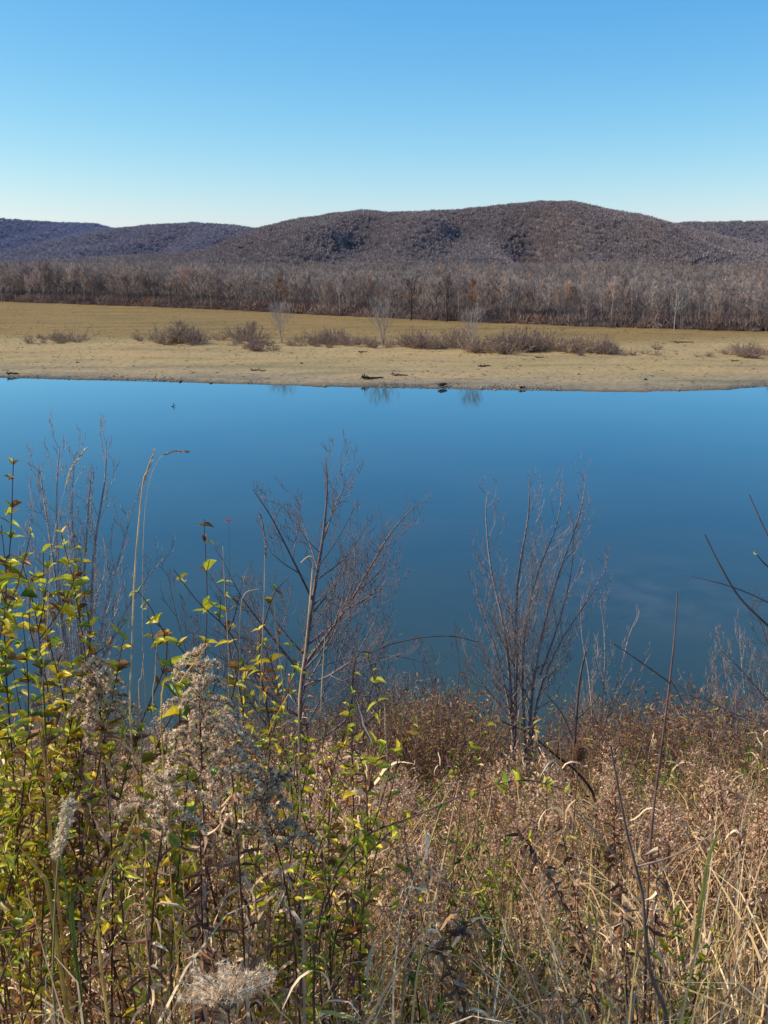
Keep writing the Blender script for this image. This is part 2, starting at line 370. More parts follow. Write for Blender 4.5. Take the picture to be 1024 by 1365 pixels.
def special_tree(px, py, h, label, tcol, ccol, tr_=.28, sp=6, ntw=420, seed=1, nm='bare_tree', stems=1, tw=.11, cmat=None, z=1.8, off=-1.5):
    p = gp(px, py, z); y = p[1]+off
    a, b = far_tree(h, sp, ntw, seed, ccol, tcol, trunkr=tr_, stems=stems, tw=tw)
    o = empty(nm, (p[0], y, far_z(p[0], y)-.1), label, 'tree')
    a.build('trunk', M_farshrub, o); b.build('crown', cmat or M_farshrub, o); return o
W_ = srgb(180, 172, 162)
special_tree(453, 421, 19, 'pale white trunked tree in the forest edge above the left clump of shore trees', W_, TW*1.1, .2, 4.5, 160, 51)
special_tree(897, 440, 18, 'pale white trunked tree at the forest edge, taller of the two on the right', W_, TW*1.1, .17, 4, 160, 52)
special_tree(905, 440, 15, 'thin white trunked tree just right of the taller white trunk', W_, TW, .12, 3.5, 120, 53)
special_tree(4, 404, 17, 'pale trunked tree at the far left end of the forest edge', W_*.85, TW, .25, 4, 160, 54)
special_tree(595, 429, 19, 'dark wide crowned tree in the forest edge above the middle of the flat', srgb(80, 70, 64), srgb(120, 104, 96), .35, 8, 600, 55)
special_tree(548, 427, 18, 'dark spreading tree in the forest edge left of the middle', srgb(80, 70, 64), srgb(120, 104, 96), .33, 8, 600, 56)
special_tree(375, 417, 17, 'tree with leftover rust brown leaves in the forest edge left of the middle', srgb(100, 84, 72), srgb(148, 108, 84), .25, 5, 500, 57)
special_tree(628, 430, 18, 'tree with leftover orange brown leaves in the forest edge right of the middle', srgb(100, 84, 72), srgb(150, 114, 88), .25, 5, 450, 58)

# the wood behind the front row: nobody could count it
def forest_pts():
    pts = []
    for (d0, d1, sp) in ((12, 60, 5.5), (60, 250, 9), (250, 600, 13), (600, 1150, 18)):
        for yy in np.arange(d0, d1, sp):
            ymid = 420+yy; hw = .46*ymid+60
            n = int(2*hw/sp); x = np.linspace(-hw, hw, n)+R.normal(0, sp*.35, n)
            y = edge_y(x)+yy+R.normal(0, sp*.35, n)
            ok = np.abs(x) < .46*y+40; pts.append(np.stack([x[ok], y[ok]], -1))
    return np.concatenate(pts)
fp = forest_pts(); zz = far_z(fp[:, 0], fp[:, 1])
def both(a, b):
    m_ = MB()
    for s in (a, b): 
        off = m_.n; m_.V += s.V; m_.T += [t+off for t in s.T]; m_.Q += [t+off for t in s.Q]; m_.TC += s.TC; m_.QC += s.QC; m_.n += s.n
    return m_
wtmp = [both(*far_tree(18, 6, 230, 200+i, TW*R.uniform(.85, 1.1), TK, base=.35, tw=.17, twl=(1.2, 2.6))).mesh('wood_tree', M_far) for i in range(6)]
dfo = fp[:, 1]-edge_y(fp[:, 0]); lump = .5+.5*np.sin(fp[:, 0]*.017+fp[:, 1]*.011)*np.sin(fp[:, 1]*.021-fp[:, 0]*.008+1)
s = R.uniform(.74, 1.08, len(fp))*np.where(dfo < 70, hfac(fp[:, 0]), .74+.26*lump)*R.choice([1, 1, 1, 1.08], len(fp))
stuff('far_woodland', 'mass of bare grey brown woodland filling the flat behind the far forest edge', 'woodland', np.stack([fp[:, 0], fp[:, 1], zz], -1), s3(s), wtmp)
# understorey at the foot of the forest
bt = []
for i in range(4):
    mb = MB(); n = 260; B = R.normal(0, 1, (n, 3))*np.array([1.3, 1.3, 0]); B[:, 2] = R.uniform(0, 1.6, n); D = R.normal(0, .6, (n, 3)); D[:, 2] = np.abs(D[:, 2])+.6; D = unit(D)
    Lw = R.uniform(.6, 1.8, (n, 1)); S = unit(np.cross(D, R.normal(size=(n, 3))))*.05
    mb.add(np.stack([B-S, B+S, B+D*Lw], 1).reshape(-1, 3), np.arange(n*3).reshape(-1, 3), srgb(150, 132, 122)*R.uniform(.6, 1.2, (n, 1))); bt.append(mb.mesh('under_brush', M_far))
n = 2600; x = R.uniform(-330, 200, n); y = edge_y(x)+R.uniform(-1.5, 30, n)
stuff('forest_undergrowth', 'dark brown brush at the foot of the far forest', 'undergrowth', np.stack([x, y, far_z(x, y)-.1], -1), s3(np.where(y-edge_y(x) > 2.5, R.uniform(.7, 2.3, n), R.uniform(.4, .9, n))), bt)

special_tree(811, 376, 17, 'single orange leaved tree in the distant woods below the right slope of the big hill', srgb(90, 72, 60), srgb(196, 120, 80), .25, 5, 600, 59, tw=.3, off=0)
# ------------------------------------------------------------------ hills
def hill(name, prof, D, depth, tint, n_tree, tree_h, seed, foot_z=2.0, spur=.12, back=.5):  # tint: distance haze of the farther hills is painted into their base colour
    rs = np.random.default_rng(seed)
    pr = np.array([at(a, b, D) for a, b in prof]); xr, zr = pr[:, 0], pr[:, 2]-tree_h*.8
    def hz(x, y):
        crest = H+(np.interp(x*D/y, xr, zr)-H)*np.minimum(y/D, 1)   # nearer spurs are lower
        sp = spur*(np.sin(x*.011*1800/D+seed)+.6*np.sin(x*.023*1800/D+seed*2+y*.004)+.35*np.sin(x*.052*1800/D+seed*3-y*.006))
        t = (y-(D-depth))/depth
        t2 = np.clip(t+sp*np.sin(np.clip(t, 0, 1)*pi), 0, 1)
        front = np.sin(t2*pi/2)**1.15
        bk = np.clip((y-D)/(depth*back), 0, 1)
        return foot_z-.5+(crest-foot_z)*np.where(y < D, front, 1-bk*bk*.8)
    xs = np.linspace(xr[0], xr[-1], 220); ys = np.linspace(D-depth, D+depth*back, 70); X, Y = np.meshgrid(xs, ys, indexing='ij')
    m, nt, N = newmat(name+'_floor'); pb = N('ShaderNodeBsdfPrincipled'); pb.inputs['Roughness'].default_value = 1; pb.inputs['Specular IOR Level'].default_value = 0
    tc = N('ShaderNodeTexCoord'); nz = N('ShaderNodeTexNoise'); nz.inputs['Scale'].default_value = .02; nz.inputs['Detail'].default_value = 8; nt.links.new(tc.outputs['Object'], nz.inputs['Vector'])
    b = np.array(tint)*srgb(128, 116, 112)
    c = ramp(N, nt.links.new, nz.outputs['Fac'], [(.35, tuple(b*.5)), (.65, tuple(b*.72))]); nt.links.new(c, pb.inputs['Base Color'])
    out = N('ShaderNodeOutputMaterial'); nt.links.new(pb.outputs[0], out.inputs[0])
    g = grid_mesh(name, X, Y, hz(X, Y), m)
    x = rs.uniform(xr[0], xr[-1], n_tree); y = D-depth+depth*1.08*rs.uniform(0, 1, n_tree)
    z = hz(x, y); k = z > foot_z+1
    x, y, z = x[k], y[k], z[k]
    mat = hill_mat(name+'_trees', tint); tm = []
    for i in range(5):
        mb = MB(); n = 60; a = rs.uniform(0, 2*pi, n); r = rs.uniform(0, 1, n)**.6*tree_h*.30
        B = np.stack([np.cos(a)*r, np.sin(a)*r, rs.uniform(.2, .62, n)*tree_h], -1)
        Dv = unit(np.stack([np.cos(a)*.5, np.sin(a)*.5, rs.uniform(.5, 1.5, n)], -1)); S = unit(np.cross(Dv, rs.normal(size=(n, 3))))*tree_h*.034
        Lw = rs.uniform(.18, .36, (n, 1))*tree_h
        mb.add(np.stack([B-S, B+S, B+Dv*Lw], 1).reshape(-1, 3), np.arange(n*3).reshape(-1, 3), srgb(152, 140, 136)*rs.uniform(.85, 1.1, (n, 1)))
        mb.tube([(0, 0, -1), (0, 0, tree_h*.75)], [tree_h*.02, tree_h*.008], srgb(120, 110, 105), 3); tm.append(mb.mesh('hill_tree', mat))
    stuff(name+'_woods', None, 'woods', np.stack([x, y, z], -1), s3(rs.uniform(.55, 1.1, len(x))+.25*np.maximum(0, np.sin(x*.05)*np.sin(y*.043))), tm)['label'] = LBL[name]
LBL = {'main_hill': 'bare brown woods covering the big rounded hill in the middle and right',
       'back_hill': 'greyish woods covering the low ridge behind the right end of the big hill',
       'middle_hill': 'haze tinted purple grey woods covering the low hill left of the big hill',
       'far_hill': 'haze tinted bluish woods covering the farthest hill at the left edge'}
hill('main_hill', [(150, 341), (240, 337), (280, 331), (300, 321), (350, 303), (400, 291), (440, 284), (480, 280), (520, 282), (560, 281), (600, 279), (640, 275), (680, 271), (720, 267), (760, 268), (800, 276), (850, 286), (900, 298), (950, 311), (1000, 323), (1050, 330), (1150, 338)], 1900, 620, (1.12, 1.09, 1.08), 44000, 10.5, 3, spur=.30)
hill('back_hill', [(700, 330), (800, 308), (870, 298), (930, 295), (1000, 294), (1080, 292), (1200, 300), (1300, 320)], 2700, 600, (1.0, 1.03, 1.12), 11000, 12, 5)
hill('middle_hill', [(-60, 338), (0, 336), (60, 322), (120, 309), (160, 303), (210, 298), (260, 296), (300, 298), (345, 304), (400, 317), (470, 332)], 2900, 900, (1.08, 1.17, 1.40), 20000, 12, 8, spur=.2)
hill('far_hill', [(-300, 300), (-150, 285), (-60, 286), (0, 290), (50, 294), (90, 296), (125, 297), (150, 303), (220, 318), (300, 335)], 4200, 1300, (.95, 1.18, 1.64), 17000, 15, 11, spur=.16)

# evergreens and other landmark trees in front of the hill foot
for (px, py, h, lb) in ((283, 352, 20, 'dark green evergreen among bare woods, leftmost at the foot of the big hill'), (300, 352, 17, 'dark green evergreen among bare woods, just right of the leftmost one'), (325, 358, 15, 'rightmost small dark evergreen among bare woods at the foot of the big hill'), (246, 350, 16, 'low dark evergreen among bare woods at the foot of the lower purple hill')):
    mb = MB(); n = 500; hh = R.uniform(.08, 1, n); r = (1-hh)*.22*h; a = R.uniform(0, 6.28, n)
    B = np.stack([np.cos(a)*r*.3, np.sin(a)*r*.3, hh*h], -1); D = np.stack([np.cos(a), np.sin(a), R.uniform(-.3, .3, n)], -1)
    mb.leaves(B, D, np.tile([0, 0, 1.], (n, 1)), r+.6, .9, srgb(52, 66, 50)*R.uniform(.6, 1.2, (n, 1)))
    p = gp(px, py+2, 3); tr = MB(); tr.tube([(0, 0, 0), (0, 0, h*.95)], [.3, .05], srgb(80, 70, 60), 5)
    o = empty('evergreen_tree', (p[0], p[1], 2), lb, 'tree'); tr.build('trunk', M_farshrub, o); mb.build('crown', M_farshrub, o)

# ------------------------------------------------------------------ shrubs, logs and stones on the far flat
def shore_shrub(h, w, n, seed, col, twid=.035):
    rs = np.random.default_rng(seed); st = MB(); tg = MB()
    for k in range(26):
        a = rs.uniform(0, 6.28); el = rs.uniform(.45, 1.5); l = h*rs.uniform(.4, 1)
        q = np.array([cos(a)*w*.6*cos(el)*1.6, sin(a)*w*.6*cos(el)*1.6, l*sin(el)]); p = np.array([cos(a), sin(a), 0])*w*rs.uniform(.02, .28)
        mid = (p+q)/2+np.array([cos(a), sin(a), 0])*w*.06; st.tube([p, mid, q], [h*.008, h*.006, h*.003], col*.9, 3)
        u = rs.uniform(.05, 1, (n//16, 1)); B = p*(1-u)**2+2*mid*u*(1-u)+q*u*u
        D = rs.normal(0, .5, (len(B), 3)); D[:, 2] = rs.uniform(-.2, 1.2, len(B)); D = unit(D+unit(q-p)*.3)
        S = unit(np.cross(D, rs.normal(size=D.shape)))*twid*.38
        tg.add(np.stack([B-S, B+S, B+D*rs.uniform(.12, .34, (len(B), 1))*h], 1).reshape(-1, 3), np.arange(len(B)*3).reshape(-1, 3), col*rs.uniform(.7, 1.3, (len(B), 1)))
    return st.mesh('stems', M_farshrub), tg.mesh('twigs', M_farshrub)
def litter(nm, mk, n):
    out = []
    for i in range(n): mb = MB(); mk(mb); out.append(mb)
    return out
def _tuft(mb): n = 26; B = R.normal(0, .12, (n, 3)); B[:, 2] = 0; D = R.normal(0, .5, (n, 3)); D[:, 2] = 1; mb.blades(B, D, R.uniform(.15, .4, n), .03, .5, pick0([srgb(176, 150, 100), srgb(150, 132, 84), srgb(130, 112, 80)], n), k=2)
def pick0(c, n): return np.array(c)[R.integers(0, len(c), n)]*R.uniform(.7, 1.15, (n, 1))
def _stone(mb):
    th = np.linspace(0, 2*pi, 7)[:-1]; rr = R.uniform(.7, 1.2, 6); V = np.concatenate([np.stack([np.cos(th)*rr, np.sin(th)*rr, 0*th], -1), np.stack([np.cos(th)*rr*.6, np.sin(th)*rr*.6, 0*th+.55], -1), [[0, 0, .65]]]); c = pick0([srgb(150, 136, 120), srgb(96, 82, 70), srgb(120, 108, 96)], 1)[0]
    mb.add(V, [[j, (j+1) % 6, 6+(j+1) % 6, 6+j] for j in range(6)], c); mb.add(V, [[6+j, 6+(j+1) % 6, 12] for j in range(6)], c)
def _stick(mb):
    for k in range(3): a = R.uniform(0, 6.28); l = R.uniform(.3, .8); o_ = R.normal(0, .15, 2); mb.tube([(o_[0], o_[1], .03), (o_[0]+cos(a)*l, o_[1]+sin(a)*l, R.uniform(.05, .25))], [.05, .02], pick0([srgb(84, 66, 54), srgb(120, 100, 84)], 1)[0], 3)
n = 9000; x = R.uniform(-260, 160, n); dd = R.uniform(10, 260, n); lump = np.sin(x*.06)*np.sin(dd*.09)+.5*np.sin(x*.17+dd*.05); k = (R.uniform(-1.2, 1.2, n) < lump) & (shore_y(x)+dd < edge_y(x)); x, dd = x[k], dd[k]; y = shore_y(x)+dd
stuff('flat_grass', 'short dry grass tufts growing over the far flat', 'grass', np.stack([x, y, far_z(x, y)-.03], -1), s3(R.uniform(.5, 1.2, len(x))), [m_.mesh('flat_tuft', M_far) for m_ in litter('t', _tuft, 4)])
n = 4500; x = R.uniform(-110, 110, n); dd = R.gamma(1.3, 2.2, n)+.2; y = shore_y(x)+dd
stuff('shore_gravel', 'pebbles and gravel along the far water edge', 'gravel', np.stack([x, y, far_z(x, y)-.03], -1), s3(R.uniform(.05, .20, n)), [m_.mesh('pebble', M_wood) for m_ in litter('s', _stone, 5)])
n = 800; x = R.uniform(-160, 120, n); dd = R.uniform(2, 150, n); y = shore_y(x)+dd; k = y < edge_y(x); x, y = x[k], y[k]
stuff('drift_litter', 'scattered drift sticks and litter over the far flat', 'debris', np.stack([x, y, far_z(x, y)], -1), s3(R.uniform(.4, 1.3, len(x))), [m_.mesh('drift_stick', M_wood) for m_ in litter('d', _stick, 5)])
SB = [shore_shrub(1, 1.5, 420, 31, srgb(160, 134, 116), .026), shore_shrub(1, 1.2, 380, 32, srgb(152, 130, 114), .024), shore_shrub(1, 1.8, 460, 33, srgb(168, 142, 116), .026),
      shore_shrub(1, 1.0, 380, 34, srgb(144, 118, 106), .022), shore_shrub(1, 1.3, 300, 35, srgb(150, 150, 96), .03)]
def fshrub(px, py, hp, label, v=None, wf=1, name='bare_shrub', group='low bare shrubs across the far flat'):
    p = gp(px, py, 1.3); sc = hp*p[1]/F*1.02
    o = empty(name, (p[0], p[1], far_z(p[0], p[1])-.05), label, 'shrub', group, R.uniform(0, 6.28)); v = R.integers(0, 4) if v is None else v
    link('stems', SB[v][0], o); link('twigs', SB[v][1], o); o.scale = (sc*wf, sc*wf, sc); return o
clusters = [(38, 110, 456, 12, 9), (62, 100, 455, 14, 3), (185, 205, 456, 24, 2), (225, 262, 457, 26, 4), (215, 330, 459, 13, 12), (318, 350, 457, 26, 3), (330, 385, 466, 14, 8),
            (400, 490, 462, 17, 12), (415, 440, 458, 22, 2), (495, 535, 464, 14, 5), (540, 575, 462, 24, 4), (575, 612, 466, 16, 4), (600, 640, 465, 22, 4), (632, 672, 470, 22, 6), (672, 720, 467, 30, 7), (720, 775, 466, 20, 7),
            (752, 812, 472, 22, 8), (812, 850, 472, 15, 4), (862, 874, 472, 12, 2), (935, 945, 473, 14, 2), (968, 1004, 474, 20, 6), (1004, 1040, 473, 12, 4)]
GL = 'low bare brown shrub in the broken thicket line across the far flat'
for (x0, x1, y, h, n) in clusters:
    for k in range(int(n*1.8)): fshrub(R.uniform(x0-4, x1+4), y+R.uniform(-5, 3), h*R.choice([.4, .55, .7, .85, 1.15])*R.uniform(.9, 1.1), GL, None, R.uniform(.8, 1.25))
fshrub(706, 463, 17, 'greenish olive shrub low on the far flat right of the middle', 4)
del_o = None
for (px, py, hp, v, lb, sd, st) in ((376, 458, 54, 0, 'pale leafless small tree standing in the shrubs left of the middle of the far flat', 61, 4), (511, 462, 64, 0, 'tallest pale leafless tree of the shrub line, in the middle of the far flat', 62, 6), (631, 468, 58, 0, 'wide pale multi stemmed bare tree in the shrub line right of the middle', 63, 7),
                                (240, 458, 32, 0, 'small dark many stemmed bare tree at the left of the shrub line', 64, 5), (335, 458, 30, 0, 'small spreading bare tree between the dark one and the pale one', 65, 5)):
    p = gp(px, py, 1.4); h = hp*p[1]/F
    c_ = srgb(164, 150, 140) if hp > 40 else srgb(140, 120, 110)
    a, b = far_tree(h, h*.52, 760, sd, c_, c_*1.15, base=.2, twl=(h*.08, h*.2), tw=.05, trunkr=.13, stems=st)
    o = empty('small_bare_tree', (p[0], p[1], far_z(p[0], p[1])-.05), lb, 'tree'); a.build('trunk', M_farshrub, o); b.build('crown', M_farshrub, o)

def driftwood(px, py, L_, r, rz, label, col, roots=6, name='driftwood_log', z=.4, seed=0):
    rs = np.random.default_rng(seed+int(px)); p = gp(px, py, z); mb = MB(); rt = MB()
    t = np.linspace(-.5, .5, 7); P = np.stack([t*L_, rs.normal(0, r*.5, 7), r*.8+np.abs(rs.normal(0, r*.3, 7))], -1)
    mb.tube(P, r*(1-.5*(t+.5)), col, 7)
    for k in range(roots):
        e = P[0] if k % 3 else P[rs.integers(2, 6)]; d = unit(rs.normal(0, 1, 3)*np.array([1, 1, .8])+np.array([-.4, 0, .5])); l = L_*rs.uniform(.12, .35)
        rt.tube([e, e+d*l*.5+rs.normal(0, .05, 3), e+d*l], [r*.5, r*.3, r*.08], col*rs.uniform(.7, 1.1), 4)
    zg = float(far_z(p[0], p[1])); o = empty(name, (p[0], p[1], zg), label, 'driftwood', None, rz); mb.build('trunk', M_wood, o)
    if roots: rt.build('roots', M_wood, o)
    return o
DK = srgb(66, 54, 46); GY = srgb(170, 160, 148); MD = srgb(110, 94, 80)
driftwood(498, 507, 4.2, .28, .2, 'dark tangled driftwood with roots on the sand near the middle of the shore', DK, 14)
driftwood(534, 503, 3.2, .24, -.1, 'brown driftwood tangle right of the darker one on the sand', MD, 10)
driftwood(591, 516, 1.8, .4, .9, 'upturned root stump at the water edge right of the driftwood tangles', srgb(84, 70, 60), 18, 'root_stump', .1)
driftwood(647, 492, 2.6, .2, .15, 'small dark driftwood on the sand right of the middle', DK, 7)
driftwood(697, 518, 1.3, .2, .4, 'small dark driftwood snag at the water line', DK, 6, z=.1)
driftwood(720, 482, 2.0, .14, 0, 'thin dark stick lying on the open sand below the shrubs', DK, 3)
driftwood(752, 464, 5.5, .2, -.75, 'pale fallen log with a dark root end among the far shrubs', GY, 5, z=1.3)
driftwood(912, 458, 5.5, .18, .1, 'dark log lying on the grass right of the shrub line', DK, 4, z=1.4)
driftwood(345, 496, 3.4, .15, 0, 'low dark driftwood strip on the left part of the sand', DK, 4)
driftwood(484, 472, 2.4, .16, .1, 'dark stick on the sand just below the shrub line', DK, 4, z=1)
driftwood(18, 500, 2.2, .22, .3, 'dark driftwood snag on the shore at the left edge', DK, 9, z=.2)
driftwood(290, 411, 9, .3, .05, 'pale bleached log lying along the foot of the far forest', srgb(190, 178, 165), 0, z=1.8)
driftwood(980, 485, 2.4, .12, .4, 'thin dark stick on the sand near the right edge', DK, 3)
driftwood(466, 409, 2, .2, 0, 'dark stub on the grass in front of the far forest, left of the middle', DK, 3, z=1.8)
for i in range(16):
    px = [402, 411, 356, 152, 92, 178, 281, 433, 465, 570, 642, 770, 860, 905, 660, 240][i]; py = [492, 503, 516, 505, 505, 494, 512, 516, 518, 501, 519, 505, 512, 521, 521, 510][i]
    p = gp(px, py-3, .3); mb = MB(); s = R.uniform(.25, .5)
    th = np.linspace(0, 2*pi, 9)[:-1]; rows = []
    for hh, rr in ((0, 1), (.35, 1.05), (.7, .7), (.85, .25)): rows.append(np.stack([np.cos(th)*rr*s*R.uniform(.8, 1.2, 8), np.sin(th)*rr*s*R.uniform(.8, 1.2, 8), np.full(8, hh*s)], -1))
    V = np.concatenate(rows+[np.array([[0, 0, .88*s]])]); Q = [[r*8+j, r*8+(j+1) % 8, r*8+8+(j+1) % 8, r*8+8+j] for r in range(3) for j in range(8)]
    mb.add(V, Q, srgb(150, 138, 124) if i % 3 else srgb(90, 78, 68)); mb.add(V, [[24+j, 24+(j+1) % 8, 32] for j in range(8)], srgb(150, 138, 124) if i % 3 else srgb(90, 78, 68))
    o = mb.build('shore_stone', M_wood, smooth=True); o.location = (float(p[0]), float(p[1]), float(far_z(p[0], p[1]))-.05)
    tag(o, 'small stone lying on the sand along the far water edge', 'stone', 'stones along the far water edge')
mb = MB(); mb.tube([(-.5, 0, -.05), (-.1, 0, .12), (.0, .0, .55), (.1, 0, .7)], [.07, .09, .05, .02], DK, 5); mb.tube([(0, 0, .1), (.35, .1, .3)], [.05, .02], DK, 4)
o = mb.build('floating_snag', M_wood); p = gp(232, 542, 0); o.location = [float(c) for c in p]; tag(o, 'small dark snag poking out of the river near the far shore', 'snag')

#NEARBEGIN
# ================================================================== the near bank
def cr(pts, n=24):
    """smooth curve through points (Catmull-Rom)"""
    P = np.asarray(pts, float)
    if len(P) == 2: return P[0]+(P[1]-P[0])*np.linspace(0, 1, max(n//4, 2))[:, None]
    Q = np.concatenate([[2*P[0]-P[1]], P, [2*P[-1]-P[-2]]]); out = []
    m_ = max(2, n//(len(P)-1))
    for i in range(len(P)-1):
        a, b, c_, d_ = Q[i:i+4]; t = np.linspace(0, 1, m_, endpoint=False)[:, None]
        out.append(.5*(2*b+(c_-a)*t+(2*a-5*b+4*c_-d_)*t*t+(-a+3*b-3*c_+d_)*t**3))
    return np.concatenate(out+[P[-1:]])
def px3(pts, d):
    """photo pixels (px, py[, extra depth]) to points in the place, around depth d"""
    return np.array([at(p[0], p[1], d+(p[2] if len(p) > 2 else 0)) for p in pts])
def resamp(P, u):
    s = np.concatenate([[0], np.cumsum(np.linalg.norm(np.diff(P, axis=0), axis=1))]); s /= s[-1]
    return np.stack([np.interp(u, s, P[:, i]) for i in range(3)], -1)
def plen(P): return float(np.linalg.norm(np.diff(P, axis=0), axis=1).sum())
def to_ground(P):
    """carry the lower end of a stem down to the soil"""
    b = P[0]; z = float(near_z(b[0], b[1])) 
    if b[2] <= z+.01: return P
    h = b[2]-z; return np.concatenate([[np.array([b[0]+R.normal(0, .03), b[1]+min(.12*h, .1), z-.02])], [np.array([b[0], b[1]+min(.05*h, .05), (b[2]+z)/2])], P])
def pick(cols, n, p=None):
    cols = np.array(cols); return cols[R.choice(len(cols), n, p=p)]*R.uniform(.75, 1.2, (n, 1))
def thing_from(name, parts, label, cat, group=None, base=None):
    """parts: (name, MB, material); origin moved to the base of the thing"""
    allv = np.concatenate([v for _, mb, _ in parts for v in mb.V]); 
    b = allv[allv[:, 2].argmin()] if base is None else np.asarray(base, float)
    o = None
    parts = [p for p in parts if p[1].V]
    if len(parts) == 1:
        mb = parts[0][1]; mb.V = [v-b for v in mb.V]; o = mb.build(name, parts[0][2]); o.location = [float(c) for c in b]; return tag(o, label, cat, group)
    o = empty(name, b, label, cat, group)
    for nm, mb, mt in parts: mb.V = [v-b for v in mb.V]; mb.build(nm, mt, o)
    return o

STRAW = [srgb(214, 190, 150), srgb(196, 170, 130), srgb(176, 146, 108), srgb(228, 210, 180), srgb(150, 118, 92), srgb(172, 168, 96)]
CRUMP = [srgb(180, 150, 124), srgb(204, 178, 154), srgb(140, 106, 84), srgb(100, 72, 58), srgb(224, 202, 180), srgb(160, 144, 76), srgb(140, 86, 60)]
GREEN = [srgb(110, 128, 52), srgb(84, 110, 46), srgb(140, 146, 60), srgb(64, 88, 42), srgb(160, 150, 60)]

# ---- templates for the uncountable undergrowth
def tuft(n, h, w, cols, droop=(.1, .9), spread=.35, rad=.05):
    mb = MB(); B = R.normal(0, rad, (n, 3)); B[:, 2] = -.03; D = R.normal(0, spread, (n, 3)); D[:, 2] = 1
    mb.blades(B, D, R.uniform(.35, 1.0, n)*h, R.uniform(.6, 1.3, n)*w, R.uniform(*droop, n), pick(cols, n), k=6, wob=.12); return mb
def weed(h, nl, cols, stem, L_=(.012, .028), wf=.27, curl=(.2, 1.0), br=5, lo=.1, mb=None, hang=.4):
    mb = mb or MB(); S = [cr([(0, 0, -.05), R.normal(0, .03, 3)+[0, 0, h*.5], R.normal(0, .06, 3)+[0, 0, h]], 9)]
    mb.tube(S[0], np.linspace(.0028, .0010, len(S[0])), stem, 4)
    for k in range(br):
        u = R.uniform(.35, .9); p = resamp(S[0], [u])[0]; a = R.uniform(0, 6.28); l = h*R.uniform(.12, .32)
        q = p+np.array([cos(a)*l*.6, sin(a)*l*.6, l*.7]); b = cr([p, (p+q)/2+[0, 0, -.02], q], 5); S.append(b); mb.tube(b, np.linspace(.0015, .0007, len(b)), stem, 3)
    w = np.array([plen(s)*(1 if i else 1-lo) for i, s in enumerate(S)]); ns = (nl*w/w.sum()).astype(int)+1
    for i, (s_, n) in enumerate(zip(S, ns)):
        u = R.uniform(lo if i == 0 else 0, 1, n); P = resamp(s_, u); a = R.uniform(0, 6.28, n)
        D = np.stack([np.cos(a), np.sin(a), R.normal(.1, hang+.3, n)], -1)
        mb.leaves(P, D, rnd_unit(n)+[0, 0, .8], R.uniform(*L_, n), R.uniform(*L_, n)*wf, pick(cols, n), R.uniform(.1, .8, n), R.uniform(*curl, n))
    return mb

tg = [tuft(30, R.uniform(.55, .85), .0060, STRAW, droop=(.1, 1.4)).mesh('grass_tuft', M_drylow) for i in range(6)]
tc_ = [weed(R.uniform(.6, .9), 150, CRUMP, srgb(92, 66, 52), br=6).mesh('dead_weed', M_drylow) for i in range(8)]
tn = [weed(R.uniform(.5, .8), 150, [srgb(150, 118, 94), srgb(176, 144, 118), srgb(120, 92, 72), srgb(146, 130, 80), srgb(196, 168, 138), srgb(128, 98, 70)][i % 2:], srgb(128, 98, 78), L_=(.008, .022), wf=.3, br=10).mesh('fine_weed', M_drylow) for i in range(5)]
def curly(h):
    mb = MB(); S = cr([(0, 0, -.05), R.normal(0, .03, 3)+[0, 0, h*.5], R.normal(0, .07, 3)+[0, 0, h]], 9); mb.tube(S, np.linspace(.0016, .0008, len(S)), srgb(160, 132, 98), 4); k = 34
    P = resamp(S, R.uniform(.08, 1, k)); a = R.uniform(0, 6.28, k); mb.blades(P, np.stack([np.cos(a)*.7, np.sin(a)*.7, R.uniform(.2, 1.3, k)], -1), R.uniform(.05, .15, k), R.uniform(.003, .008, k), R.uniform(.5, 2.4, k), pick(STRAW+[CRUMP[4], CRUMP[1], STRAW[3]], k), k=7, wob=.22)
    return mb
tbl = [curly(R.uniform(.6, .9)).mesh('curled_stalk', M_drylow) for i in range(8)]
tgr = [weed(R.uniform(.45, .7), 70, GREEN, srgb(96, 92, 50), L_=(.014, .032), wf=.26, curl=(.05, .5), br=4).mesh('green_weed', M_green) for i in range(5)]
tgg = [tuft(22, .6, .007, GREEN[:3]+[STRAW[5]], spread=.45).mesh('green_grass', M_green) for i in range(3)]

top_px = np.array([-400, 0, 150, 280, 400, 480, 600, 700, 850, 1024, 1500]); top_py = np.array([955, 955, 935, 920, 965, 1005, 1020, 1010, 985, 985, 985])
def cam_px(x, y, z):
    v = np.stack([x, y, z-H], -1); c_, s_ = cos(PITCH), sin(PITCH)
    dz = v[..., 1]*c_-v[..., 2]*s_; up = v[..., 1]*s_+v[..., 2]*c_
    return 512+F*v[..., 0]/dz, 682.5-F*up/dz
def allowed_h(x, y, slack=0):
    """how tall a plant may be at (x, y): the growth falls away toward the river and is lower on the right"""
    z = near_z(x, y); px, _ = cam_px(x, y, z+.8); t = np.interp(px, top_px, top_py)+slack
    u = -(t-682.5)/F; r1 = cos(PITCH)+u*sin(PITCH); r2 = -sin(PITCH)+u*cos(PITCH)
    return H+r2*y/r1-z
def scatter_near(dens, d0, d1, hmin, hmax, noise=None, side=.9, hv=.4):
    """points with plant heights; dens = plants per square metre"""
    ymax = d1; n = int(dens*(2*(.43*ymax+side))*(d1-d0)); y = R.uniform(d0, d1, n); x = R.uniform(-1, 1, n)*(.43*ymax+side)
    k = np.abs(x) < .43*y+side; x, y = x[k], y[k]
    if noise is not None: k = R.uniform(0, 1, len(x)) < noise(x, y); x, y = x[k], y[k]
    lump = np.sin(x*2.3+y*1.1)*np.sin(y*1.9-x*.8)+.6*np.sin(x*5.1-y*2.7); a = allowed_h(x, y, R.exponential(60, len(x))+np.clip(lump*34+10, 0, 80)); h = np.minimum(a, hmax*R.uniform(1-hv, 1+hv, len(x)))
    k = h > hmin; return x[k], y[k], h[k]
